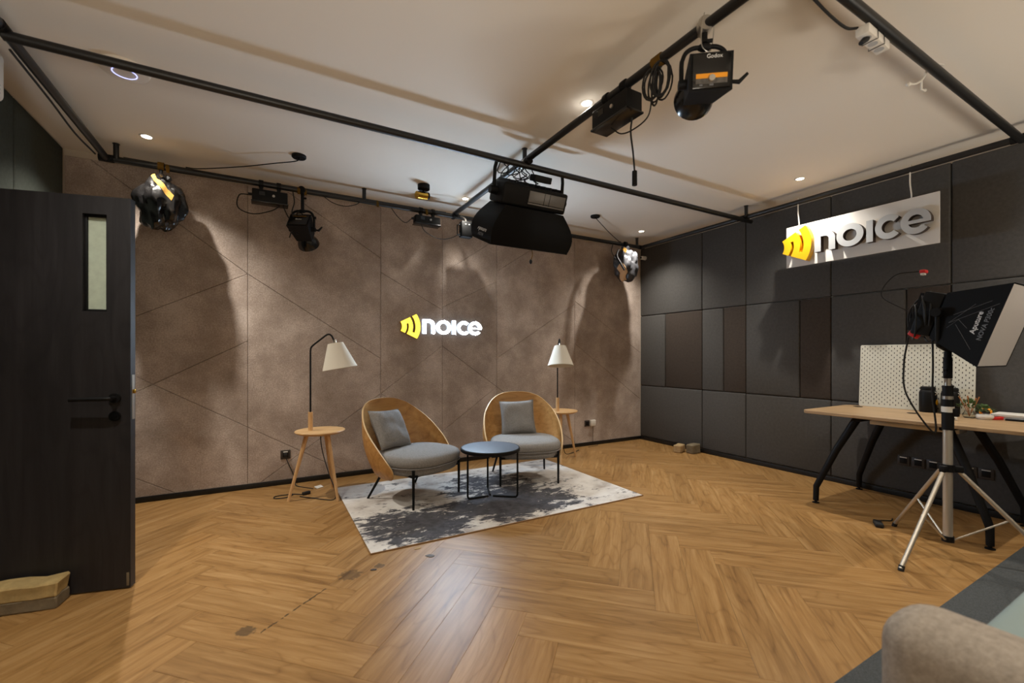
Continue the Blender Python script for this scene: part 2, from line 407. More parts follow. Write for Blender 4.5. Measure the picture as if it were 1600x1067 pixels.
# ------------------------------------------------------------------ room shell
XL, YR = -6.32, -6.6          # left wall, rear wall; the back wall is y = 0, the right wall x = 0
floor = structure(MB().box(((XL) / 2, YR / 2, -.034), (-XL + .3, -YR + .3, .06)).build('floor', 'joint', angle=0))
ceiling = structure(MB().box(((XL) / 2, YR / 2, CEIL + .05), (-XL + .3, -YR + .3, .1)).build('ceiling', 'ceiling', angle=0))

# herringbone planks, laid at 45 degrees
PL, PW = .971, .184
S_ = PL / math.sqrt(2)
def plank_mesh(poly):
    g = inset(poly, .00035)
    if len(g) < 3 or abs(area(g)) < 2e-4: return None
    n = len(g); top = inset(g, .0007)
    if len(top) != n: top = g
    mb = MB(); vs = [(x, y, -.004) for x, y in g] + [(x, y, -.0006) for x, y in g] + [(x, y, 0.) for x, y in top]
    fs = [[n * 2 + i for i in range(n)]]
    for k in (0, n):
        for i in range(n): fs.append([k + i, k + (i + 1) % n, k + n + (i + 1) % n, k + n + i])
    return mb.add(vs, fs).mesh('plank', 'plank', 0)
full = [(-PL / 2, -PW / 2), (PL / 2, -PW / 2), (PL / 2, PW / 2), (-PL / 2, PW / 2)]
full_mesh = plank_mesh(full)
x0, y0 = -2.50, -2.65                     # middle of one plank's right end (zig line) in the (1,1) column
for col in range(-8, 5):
    up = col % 2 == 0                     # even columns run along (1,1), odd ones along (1,-1)
    cx = x0 + S_ * col - S_ / 2
    ang = R_(45) if up else R_(-45)
    base = y0 - S_ / 2 if up else y0 - S_ / 2 + PW / math.sqrt(2)
    step = PW * math.sqrt(2)
    for k in range(-20, 20):
        cy = base + k * step + (0 if up else 0)
        ca, sa = math.cos(ang), math.sin(ang)
        w = [(cx + x * ca - y * sa, cy + x * sa + y * ca) for x, y in full]
        if max(q[0] for q in w) < XL or min(q[0] for q in w) > 0 or max(q[1] for q in w) < YR or min(q[1] for q in w) > 0: continue
        inside = all(XL <= q[0] <= 0 and YR <= q[1] <= 0 for q in w)
        me = full_mesh
        if not inside:
            w = clip(clip(clip(clip(w, 1, 0, 0), -1, 0, -XL), 0, 1, 0), 0, -1, -YR)
            if len(w) < 3 or abs(area(w)) < 6e-4: continue
            me = plank_mesh([((x - cx) * ca + (y - cy) * sa, -(x - cx) * sa + (y - cy) * ca) for x, y in w])
            if me is None: continue
        link('plank', me, floor, (cx, cy, 0), (0, 0, ang))

# back wall: slab plus felt panels cut by the V-grooves
TOP = 2.855
wall_back = structure(MB().box((XL / 2, .075, CEIL / 2), (-XL + .3, .12, CEIL)).build('wall_back', 'cream', angle=0))
strips = [(-6.32, -5.066, [(-6.17, 2.855, -5.066, 2.02), (-6.32, 1.35, -5.066, 2.02), (-6.32, .70, -5.066, 1.39), (-6.32, 1.345, -5.066, .58), (-6.32, .48, -5.6, .04)]),
          (-5.066, -3.840, [(-5.066, 2.02, -3.84, 1.22), (-4.74, 2.855, -3.84, 2.30), (-5.066, .58, -4.17, .04), (-4.97, .04, -3.84, .845)]),
          (-3.840, -3.142, [(-3.84, 2.15, -3.142, 1.78), (-3.84, .845, -3.142, 1.365), (-3.84, .845, -3.142, .37)]),
          (-3.142, -2.435, [(-3.142, 1.365, -2.435, .868), (-3.142, 1.81, -2.435, 2.17), (-3.142, 2.2, -2.435, 2.69), (-2.435, .868, -3.142, .38)]),
          (-2.435, -1.232, [(-2.435, 1.22, -1.232, 1.96), (-2.435, 2.29, -1.58, 2.855), (-2.435, .868, -1.232, .07)]),
          (-1.232, 0., [(-1.232, 2.0, 0, 1.30), (0, .60, -1.232, 1.42), (0, .60, -.64, .04)])]
for xa, xb, segs in strips:
    polys = [[(xa, .045), (xb, .045), (xb, TOP), (xa, TOP)]]
    for (ax, az, bx, bz) in segs:
        nx, nz = -(bz - az), bx - ax; l = math.hypot(nx, nz); nx /= l; nz /= l; d = nx * ax + nz * az; nw = []
        for pq in polys:
            a = clip(pq, nx, nz, d); b = clip(pq, -nx, -nz, -d)
            nw += [q for q in (a, b) if len(q) > 2 and abs(area(q)) > 2e-3]
        polys = nw
    for pq in polys:
        g = inset(pq, .0014)
        if len(g) < 3: continue
        t = inset(g, .0025); n = len(g)
        if len(t) != n: t = g
        mb = MB(); vs = [(x, .015, z) for x, z in g] + [(x, .0028, z) for x, z in g] + [(x, 0., z) for x, z in t]
        fs = [[2 * n + i for i in range(n)]]
        for k in (0, n):
            for i in range(n): fs.append([k + i, k + (i + 1) % n, k + n + (i + 1) % n, k + n + i])
        mb.add(vs, fs).build('panel', 'taupe', wall_back, 0)
structure(MB().box((XL / 2, -.006, .024), (-XL, .012, .048), bev=.002).build('baseboard_back', 'black_base'))
# the panels' grooves show a darker backing
MB().box((XL / 2, .0155, 1.45), (-XL, .001, 2.80)).build('groove_backing', 'joint', wall_back, 0)

def padded_wall(wall, rows, plane):
    """upholstered panels: rows of (z0, z1, [(a, b, material, proud)]); plane maps (along, out, z) to a point"""
    for z0, z1, cells in rows:
        for a, b, m, pr in cells:
            w = abs(b - a); mb = MB().box((0, 0, 0), (w - .004, .05 + pr, z1 - z0 - .004), bev=.014, seg=3)
            c = plane((a + b) / 2, -(.025 - pr / 2), (z0 + z1) / 2)
            if plane(1, 0, 0)[1] == 1: mb.v = [(y, x, z) for x, y, z in mb.v]
            mb.build('panel', m, wall, 45, loc=c)
wall_right = structure(MB().box((.11, YR / 2, CEIL / 2), (.12, -YR + .3, CEIL)).build('wall_right', 'cream', angle=0))
G, B_ = 'grey_fabric', 'brown_fabric'
bot = [0, -1.07, -1.662, -2.552, -3.433, -4.35, -5.2, -5.95, -6.6]
mid = [(0, -.469, G), (-.469, -1.07, B_), (-1.07, -1.373, G), (-1.373, -1.662, B_), (-1.662, -2.257, G), (-2.257, -2.552, B_), (-2.552, -3.14, G), (-3.14, -3.433, B_),
       (-3.433, -4.0, G), (-4.0, -4.35, B_), (-4.35, -4.9, G), (-4.9, -5.2, B_), (-5.2, -5.95, G), (-5.95, -6.6, B_)]
rows = [(.05, .808, [(bot[i], bot[i + 1], G, 0.) for i in range(8)]), (.808, 1.844, [(a, b, m, -.004 if m == B_ else 0.) for a, b, m in mid]),
        (1.844, 2.85, [(bot[i], bot[i + 1], G, 0.) for i in range(8)])]
padded_wall(wall_right, rows, lambda a, o, z: (-o, a, z))
structure(MB().box((-.006, YR / 2, .024), (.012, -YR, .05), bev=.002).build('baseboard_right', 'black_base'))
# left wall with the doorway the open door belongs to
DY0, DY1, DH = -1.54, -2.42, 2.115
wl = MB()
for (a, b, z0, z1) in ((0, DY0, 0, CEIL), (DY0, DY1, DH, CEIL), (DY1, YR, 0, CEIL)):
    wl.box((XL - .11, (a + b) / 2, (z0 + z1) / 2), (.12, abs(b - a), z1 - z0))
wall_left = structure(wl.build('wall_left', 'cream', angle=0))
padded_wall(wall_left, [(.05, 1.3, [(-.02, -.802, 'green_fabric', 0.), (-.802, -1.46, 'green_fabric', 0.)]), (1.3, 2.905, [(-.02, -.802, 'green_fabric', 0.), (-.802, -1.46, 'green_fabric', 0.)]),
                        (2.16, 2.905, [(-1.46, -2.5, 'green_fabric', 0.)]), (.05, 2.905, [(-2.5, -3.5, 'green_fabric', 0.), (-3.5, -4.5, 'green_fabric', 0.), (-4.5, -5.5, 'green_fabric', 0.), (-5.5, -6.58, 'green_fabric', 0.)])],
            lambda a, o, z: (XL + o, a, z))
structure(MB().box((XL + .006, -.72, .024), (.012, 1.4, .05)).build('baseboard_left', 'black_base'))
fr = MB()
for y in (DY0 + .03, DY1 - .03): fr.box((XL - .05, y, (DH + .03) / 2), (.14, .06, DH + .03), bev=.003)
fr.box((XL - .05, (DY0 + DY1) / 2, DH + .03), (.14, abs(DY1 - DY0), .06), bev=.003)
structure(fr.build('trim_1', 'dark_wood'))
hall = MB().box((XL - 1.3, (DY0 + DY1) / 2, CEIL / 2), (.1, 2.6, CEIL))
for y in (DY0 + .8, DY1 - .8): hall.box((XL - .73, y, CEIL / 2), (1.1, .1, CEIL))
hall.box((XL - .75, (DY0 + DY1) / 2, CEIL + .05), (1.2, 2.6, .1)).box((XL - .75, (DY0 + DY1) / 2, -.05), (1.2, 2.6, .1))
structure(hall.build('wall_hallway', 'cream', angle=0))
structure(MB().box((XL / 2, YR - .06, CEIL / 2), (-XL + .3, .12, CEIL)).build('wall_rear', 'cream', angle=0))

# ------------------------------------------------------------------ open door
ux, uy = .9714, -.2376
HX, HY = -5.553 - .805 * ux + 0., -1.742 - .805 * uy
door = link('door_1', None, None, (HX, HY, .008), (0, 0, math.atan2(uy, ux))); structure(door)
door['label'] = 'open black wood-grain door with a narrow glass pane and lever handle'
LW, LH, LT = .805, 2.087, .045           # leaf along +x, its face towards the room's middle at y = 0, thickness towards +y
wx0, wx1, wz0, wz1 = LW - .212, LW - .106, 1.478, 1.992
lf = MB()
def slab(x0, x1, z0, z1): lf.box(((x0 + x1) / 2, LT / 2, (z0 + z1) / 2), (x1 - x0, LT, z1 - z0))
outer = [(0, 0), (LW, 0), (LW, LH), (0, LH)]; inner = [(wx0, wz0), (wx1, wz0), (wx1, wz1), (wx0, wz1)]
vs = [(x, y, z) for y in (0, LT) for x, z in outer + inner]; fs = []
for o in (0, 8):
    for i in range(4): j = (i + 1) % 4; fs.append([o + i, o + j, o + 4 + j, o + 4 + i])
for i in range(4):
    j = (i + 1) % 4; fs.append([i, j, 8 + j, 8 + i]); fs.append([4 + i, 4 + j, 12 + j, 12 + i])
lf.add(vs, fs).build('door_leaf', 'dark_wood', door, 0)
b = MB()
for x0_, x1_, z0_, z1_ in ((wx0, wx0 + .012, wz0, wz1), (wx1 - .012, wx1, wz0, wz1), (wx0, wx1, wz0, wz0 + .012), (wx0, wx1, wz1 - .012, wz1)):
    b.box(((x0_ + x1_) / 2, .03, (z0_ + z1_) / 2), (x1_ - x0_, .026, z1_ - z0_), bev=.002)
b.build('pane_bead', 'black', door)
MB().box(((wx0 + wx1) / 2, .03, (wz0 + wz1) / 2), (wx1 - wx0 - .02, .005, wz1 - wz0 - .02)).build('glass_pane', 'frosted', door, 0)
h = MB(); hx = LW - .068; hz = 1.017
h.cyl((hx, .001, hz), (hx, -.012, hz), .026, n=24).cyl((hx, -.012, hz), (hx, -.045, hz), .011).tube(curve_pts([(hx, -.045, hz), (hx - .02, -.052, hz), (hx - .09, -.052, hz), (hx - .172, -.05, hz - .001)], 6), .0105, 10)
h.build('lever_handle', 'black', door)
k = MB(); k.cyl((hx, .001, hz - .096), (hx, -.01, hz - .096), .026, n=24).cyl((hx, -.01, hz - .096), (hx, -.018, hz - .096), .012).box((hx, -.02, hz - .096), (.004, .006, .014))
k.build('lock_cylinder', 'black_gloss', door)
e = MB().box((LW + .001, LT / 2, 1.02), (.003, .024, .24)); e.build('latch_plate', 'steel', door)
MB().box((LW + .006, LT / 2, 1.05), (.012, .014, .022), bev=.002).build('latch_bolt', 'brass', door)
MB().box((LW * .985, -.001, .045), (.012, .002, .07), bev=.0006).build('chipped_edge', 'stone_low', door)
hg = MB()
for z in (.25, 1.05, 1.85): hg.cyl((-.004, -.006, z - .05), (-.004, -.006, z + .05), .007)
hg.build('hinge', 'steel', door)

# ------------------------------------------------------------------ ceiling fittings
def downlight(k, x, y, label):
    t = thing('ceiling_downlight', label, 'downlight', (x, y, CEIL), group='recessed ceiling downlights')
    MB().lathe([(.030, -.001), (.046, -.001), (.046, -.004), (.041, -.0065), (.033, -.005), (.030, -.002)], 28, cap=False).build('trim_ring', 'white_plastic', t)
    MB().lathe([(.0315, -.0035), (.001, -.0035)], 24, cap=False).build('led_disc', 'led', t)
    l = D.lights.new('downlight_beam', 'SPOT'); l.energy = DOWNLIGHT_WATTS * k; l.color = DOWNLIGHT_COLOR; l.spot_size = R_(122); l.spot_blend = 1.; l.shadow_soft_size = .016
    o = link('downlight_beam', l, t, (0, 0, -.012))
    return t
for i, (x, y, w) in enumerate(((-5.705, -.555, 'round white recessed ceiling downlight above the bag-wrapped lamp near the door'), (-3.082, -.53, 'round white recessed ceiling downlight beside the black hanging softbox'),
        (-.56, -.565, 'round white recessed ceiling downlight in the far right corner of the ceiling'), (-3.082, -2.535, 'round white recessed ceiling downlight next to the black control box on the pipe'),
        (-.557, -2.55, 'round white recessed ceiling downlight above the hanging white sign'), (-5.7, -2.54, 'round white recessed ceiling downlight in front of the doorway'),
        (-5.7, -4.55, 'round white recessed ceiling downlight at the near left of the ceiling'), (-3.05, -4.55, 'round white recessed ceiling downlight above the sofa arm'), (-.557, -4.55, 'round white recessed ceiling downlight at the near right of the ceiling'))):
    downlight((1.75, .45, 1.25, .9, .9, 1., 1., .8, 1.)[i], x, y, w)

def fill_light(k, x, y, label):  # added fill: unseen stand light that brightens the ceiling and the room's ambient
    t = thing('fill_light', label, 'studio light', (x, y, 0 if x < -4 else .0105), group='fill lights added out of view at the rear of the room')
    MB().cyl((0, 0, .3), (0, 0, 1.02), .014, n=12).build('pole', 'alu', t)
    for a in (90, 210, 330):
        c, s_ = math.cos(R_(a)), math.sin(R_(a)); MB().cyl((c * .02, s_ * .02, .45), (c * .38, s_ * .38, .008), .010, n=10).build('leg', 'alu', t)
    MB().lathe([(.001, .98), (.08, .98), (.22, 1.05), (.33, 1.14), (.326, 1.14), (.215, 1.056), (.075, .99), (.001, .99)], 28).build('reflector', 'black', t)
    l = D.lights.new('fill_beam', 'SPOT'); l.energy = FILL_WATTS * k; l.color = FILL_COLOR; l.spot_size = R_(160); l.spot_blend = .3; l.shadow_soft_size = .30
    link('fill_beam', l, t, (0, 0, 1.15), (math.pi, 0, 0))
fill_light(1.4, -5.3, -5.9, 'added fill light on a silver stand behind the camera left, aimed up at the ceiling')
fill_light(.95, -.75, -6.0, 'added fill light on a silver stand behind the sofa right, aimed up at the ceiling')

t = thing('ceiling_detector', 'flat white round ceiling device with a thin glowing blue ring', 'detector', (-5.63, -1.50, CEIL))
MB().lathe([(.001, -.03), (.085, -.03), (.112, -.022), (.12, 0)], 32).build('body', 'ceiling', t)
MB().lathe([(.0535, -.0302), (.0535, -.0325), (.0575, -.0325), (.0575, -.0302), (.0535, -.0302)], 32, cap=False).build('light_ring', 'blue_led', t)

PZ = 2.79; PR = .024
pf = thing('pipe_grid', 'black steel pipe grid hung below the ceiling on short rods', 'pipe frame', (0, 0, PZ))
def pipe(p0, p1, name='pipe'): MB().cyl(p0, p1, PR, n=16).build(name, 'black_pipe', pf)
pipe((-6.02, -.28, 0), (-.25, -.28, 0)); pipe((-6.0, -1.82, -.026), (-.15, -1.82, -.026)); pipe((-6.0, -.28, 0), (-6.0, -6.3, 0))
pipe((-.27, -.26, 0), (-.27, -6.3, 0)); pipe((-3.11, -.29, .02), (-3.11, -6.3, .02)); pipe((-3.13, -3.87, -.01), (-.25, -3.87, -.01))
for (x, y) in ((-5.94, -.29), (-4.067, -.29), (-.36, -.29), (-.285, -1.85), (-3.11, -1.79), (-6.0, -3.2), (-.27, -5.0), (-3.11, -4.8)):
    MB().cyl((x, y, 0), (x, y, CEIL - PZ), .018, n=14).lathe([(.018, CEIL - PZ - .004), (.023, CEIL - PZ - .004), (.023, CEIL - PZ)], 16, MX.Translation((x, y, 0)), cap=False).build('hanger_rod', 'black_pipe', pf)
for (x, y, ax) in ((-6.0, -.28, 0), (-.27, -.28, 0), (-.27, -1.82, 1), (-3.11, -1.82, 1), (-6.0, -1.82, 1), (-3.11, -.3, 1), (-.27, -3.87, 1)):
    MB().cyl((x - (.0 if ax else .045), y - (.05 if ax else 0), 0), (x + (.0 if ax else .045), y + (.05 if ax else 0), 0), .029, n=16).build('coupler', 'black', pf)
for (x, w) in ((-5.62, .022), (-4.655, .022), (-4.60, .02), (-3.94, .018), (-3.43, .022)):
    MB().cyl((x - w / 2, -.28, 0), (x + w / 2, -.28, 0), PR + .003, n=14).box((x + .004, -.306, -.02), (w, .002, .05)).build('tape_band', 'tape', pf)
cb = curve_pts([(-6.03, -.42, -.03), (-6.035, -.8, -.045), (-6.03, -1.2, -.03), (-6.02, -1.7, -.03)], 8)
MB().tube(cb, .006).build('taped_cable', 'rubber', pf)
MB().tube(curve_pts([(-3.08, -2.0, .045), (-3.075, -2.6, .05), (-3.085, -3.2, .05), (-3.08, -3.9, .045)], 8), .006).tube(curve_pts([(-3.145, -.5, .0), (-3.15, -1.0, -.01), (-3.14, -1.5, 0)], 8), .005).build('taped_cable', 'rubber', pf)
MB().tube(curve_pts([(-5.9, -.27, .03), (-5.2, -.265, .028), (-4.5, -.262, .03), (-3.6, -.265, .028), (-3.2, -.27, .03)], 8), .005).build('taped_cable', 'rubber', pf)

def cable(name, label, ctrl, r=.005, mat_='rubber', group=None):
    return tag(MB().tube(curve_pts(ctrl, 10), r, 8).build(name, mat_), label, 'cable', group)
for (x, y, ctrl, w) in ((-4.679, -.769, [(-4.679, -.769, 2.895), (-4.70, -.75, 2.868), (-4.85, -.66, 2.852), (-5.1, -.48, 2.838), (-5.4, -.30, 2.825), (-5.5, -.285, 2.822)], 'black ceiling rose with a cable drooping left to the pipe'),
                     (-1.516, -.764, [(-1.516, -.764, 2.895), (-1.46, -.74, 2.875), (-1.1, -.52, 2.845), (-.72, -.30, 2.823), (-.66, -.285, 2.82)], 'black ceiling rose with a thin cable running to the right corner pipe')):
    t = thing('ceiling_rose', w, 'ceiling rose', (x, y, CEIL), group='black ceiling roses with a cable')
    MB().lathe([(.001, -.022), (.05, -.022), (.056, -.016), (.056, 0)], 28).cyl((0, 0, -.02), (0, 0, -.034), .009).build('cover', 'black', t)
    MB().tube([V(p) - V((x, y, CEIL)) for p in curve_pts(ctrl, 8)], .0045).build('cable', 'rubber', t)

t = thing('ceiling_spotlight', 'small brass spotlight on a round black ceiling mount', 'spotlight', (-3.581, -.671, CEIL))
MB().lathe([(.001, -.05), (.05, -.05), (.058, -.042), (.058, 0)], 28).build('mount', 'black', t)
MB().tube([(0, 0, -.045), (-.01, -.01, -.075)], .008).build('joint', 'black', t)
MB().cyl((-.075, -.02, -.115), (.03, .01, -.10), .036, n=22).build('head', 'brass', t)
MB().cyl((.03, .01, -.10), (.048, .015, -.0975), .037, n=22).build('front_ring', 'black', t)

# ------------------------------------------------------------------ letters and the mark
def letter_loops(ch):
    """outlines in units of the letter height, origin at the left foot"""
    if ch == 'n':
        return [[(0, 0), (.27, 0), (.27, .74)] + arc(.43, .57, .165, 90, 0, 8) + [(.595, 0), (.86, 0)] + arc(.43, .57, .43, 0, 90, 12) + [(0, 1.)]], .86
    if ch == 'o': return [arc(.5, .5, .515, 0, 354, 48), arc(.5, .5, .26, 0, 352, 40)], 1.0
    if ch == 'i': return [[(0, 0), (.27, 0), (.27, .99), (0, .99)]], .27
    if ch == 'c': return [arc(.5, .5, .515, 42, 318, 36) + arc(.5, .5, .26, 318, 42, 26)], .90
    return [arc(.5, .5, .515, -3, 0, 2)[:1] + arc(.5, .5, .515, 0, 322, 40) + arc(.5, .5, .26, 322, 200, 16) + [(1.01, .415)], arc(.5, .5, .26, 12, 168, 14)[::1]], 1.02
def mark_loops():
    """fan-shaped mark in two pieces; apex at the origin, radius 345, opening to the right"""
    A, Bt = 31., -29.
    i0, s1a, s1b, s2a, s2b, o = 125, 182, 206, 256, 286, 346
    k = 1 / 345.
    lp = arc(0, 0, i0, A, Bt, 12)
    lp += arc(0, 0, s1a, Bt, 13, 10) + arc(0, 0, s1b, 13, Bt, 10)
    lp += arc(0, 0, o, Bt, A, 20)
    lp += arc(0, 0, s2b, A, -17, 12) + arc(0, 0, s2a, -17, A, 12)
    return [[(x * k, y * k) for x, y in lp]]

def thinner(loops, d):
    """the same outlines with every stroke narrowed by d on each side"""
    out = []
    for q, lp in enumerate(loops):
        sg_ = (1 if area(lp) > 0 else -1) * (1 if q == 0 else -1); n = len(lp); o = []
        for i in range(n):
            a, b, c = lp[i - 1], lp[i], lp[(i + 1) % n]
            def nrm(p, r):
                l = math.hypot(r[0] - p[0], r[1] - p[1]) or 1e-9; return (-(r[1] - p[1]) / l, (r[0] - p[0]) / l)
            n1, n2 = nrm(a, b), nrm(b, c); mx, my = n1[0] + n2[0], n1[1] + n2[1]; k = 2 / max(.5, mx * mx + my * my)
            o.append((b[0] + mx * k * d * sg_, b[1] + my * k * d * sg_))
        out.append(o)
    return out

# illuminated sign on the back wall
FACE = MX(((1, 0, 0, 0), (0, 0, -1, 0), (0, 1, 0, 0), (0, 0, 0, 1)))      # drawing x,y -> world x,z; depth towards the room
sg = thing('illuminated_sign', 'glowing white lettered wall sign with a yellow fan-shaped mark', 'sign', (-3.4, -.001, 1.49))
LHt = .170
for ch, xl, xr in (('n', -3.391, -3.241), ('o', -3.230, -3.050), ('i', -3.038, -2.990), ('c', -2.972, -2.822), ('e', -2.832, -2.655)):
    lp, w = letter_loops(ch); sx = (xr - xl) / w
    lp = thinner(lp, .026)
    shape2d('letter', lp, .038, ['sign', 'sign_side'], MX.Translation((xl + 3.4, -.004, .005 if ch != 'i' else .005)) @ FACE @ MX.Diagonal((sx, LHt * (.96 if ch in 'oce' else 1.), 1, 1)), sg)
mk = .272
shape2d('mark', mark_loops(), .04, ['sign_yellow', 'yellow'], MX.Translation((-3.635 + 3.4 - .104, -.004, .083)) @ FACE @ MX.Diagonal((mk * 1.19, mk * 1.0, 1, 1)), sg)

# white sign board hanging from the right-hand pipe; faces into the room (-x)
FR = MX(((0, 0, -1, 0), (-1, 0, 0, 0), (0, 1, 0, 0), (0, 0, 0, 1)))       # drawing x -> -y, y -> z, depth -> -x
hs_ = thing('hanging_sign', 'white sign board with grey raised letters hanging from the right-hand pipe', 'sign', (-.285, -2.865, 2.347))
bw, bh = 1.165, .408
MB().box((0, 0, 0), (.012, bw, bh), bev=.0015).build('board', 'white_board', hs_, 0)
for y in (.462, -.412):
    MB().tube(curve_pts([(.02, y + .012, bh / 2 - .02), (.012, y + .008, bh / 2 + .03), (.014, y + .018, .33), (.01, y + .016, .44), (.015, y + .014, .478), (.04, y + .014, .462)], 6), .0055).build('hook', 'white_plastic', hs_)
ht = .19
for ch, a, b in (('n', -2.569, -2.744), ('o', -2.757, -2.961), ('i', -2.984, -3.032), ('c', -3.050, -3.214), ('e', -3.224, -3.414)):
    lp, w = letter_loops(ch)
    shape2d('letter', lp, .05, ['letter_grey', 'letter_side'], MX.Translation((-.006, a + 2.865, -.107)) @ FR @ MX.Diagonal(((a - b) / w, ht * (1.05 if ch in 'oce' else 1.), 1, 1)), hs_, .002)
shape2d('mark', mark_loops(), .06, 'yellow', MX.Translation((-.006, .585 + .125, -.004)) @ FR @ MX.Diagonal((.39, .34, 1, 1)), hs_, .003)

# ------------------------------------------------------------------ lamps with side tables
def floor_lamp(x, y, rot, pole_at, arm_dir, label, leg_angles):
    t = thing('floor_lamp', label, 'floor lamp', (x, y, 0), (0, 0, 0), 'floor lamps with a built-in side table')
    MB().lathe([(.001, .562), (.17, .562), (.2, .574), (.21, .584), (.206, .590), (.001, .590)], 40).build('table_top', 'oak', t)
    for a in leg_angles:
        c, s = math.cos(R_(a)), math.sin(R_(a))
        MB().cyl((c * .258, s * .258, 0), (c * .11, s * .11, .565), .0115, .019, 14).build('leg', 'beech', t)
    px, py = pole_at; dx, dy = arm_dir
    MB().cyl((px, py, .588), (px, py, .752), .020, n=18).build('wooden_sleeve', 'beech', t)
    P = lambda r, z: (px + dx * r, py + dy * r, z)
    MB().tube([P(0, .75), P(0, 1.2)] + curve_pts([P(0, 1.29), P(.004, 1.318), P(.02, 1.342), P(.08, 1.392), P(.13, 1.432), P(.155, 1.442), P(.178, 1.43), P(.196, 1.395), P(.208, 1.366)], 6), .0078, 10).build('pole', 'black', t)
    tilt = 10
    ax = V((-dy, dx, 0)); m = MX.Translation(P(.212, 1.362)) @ MX.Rotation(R_(-tilt), 4, ax)
    sh = MB(); n = 40
    prof = [(.066, 0), (.148, -.228), (.1455, -.228), (.0635, -.002)]
    sh.lathe(prof + [prof[0]], n, m, cap=False).build('lamp_shade', 'lamp_shade', t)
    MB().lathe([(.001, .0015), (.066, .0015), (.066, -.004), (.001, -.004)], 24, m).build('shade_cap', 'lamp_shade', t)
    MB().lathe([(.001, .034), (.010, .034), (.010, 0), (.001, 0)], 14, m).build('shade_holder', 'alu', t)
    MB().lathe([(.001, -.09), (.018, -.085), (.028, -.06), (.026, -.04), (.014, -.02), (.014, -.003)], 16, m).build('bulb', 'white_plastic', t)
    return t
la = floor_lamp(-4.495, -.56, 0, (-.078, .024), (.93, -.37), 'oak floor lamp left of the armchairs with a black bent pole, round table and shade', (186, 297, 60))
MB().tube(curve_pts([(.0, .02, .56), (.02, .04, .40), (.06, -.05, .22), (.10, -.17, .08), (.085, -.19, .010), (-.05, -.06, .006), (-.16, .06, .006)], 8), .004).build('cord', 'rubber', la)
lb = floor_lamp(-1.807, -.465, 0, (-.078, -.05), (-.46, -.89), 'oak floor lamp right of the armchairs with its table and legs half behind the chair', (125, 7, 236))
MB().tube(curve_pts([(.0, .02, .56), (.03, .03, .35), (.12, .1, .1), (.2, .15, .012), (.35, .2, .006), (.5, .28, .006)], 8), .004).build('cord', 'rubber', lb)

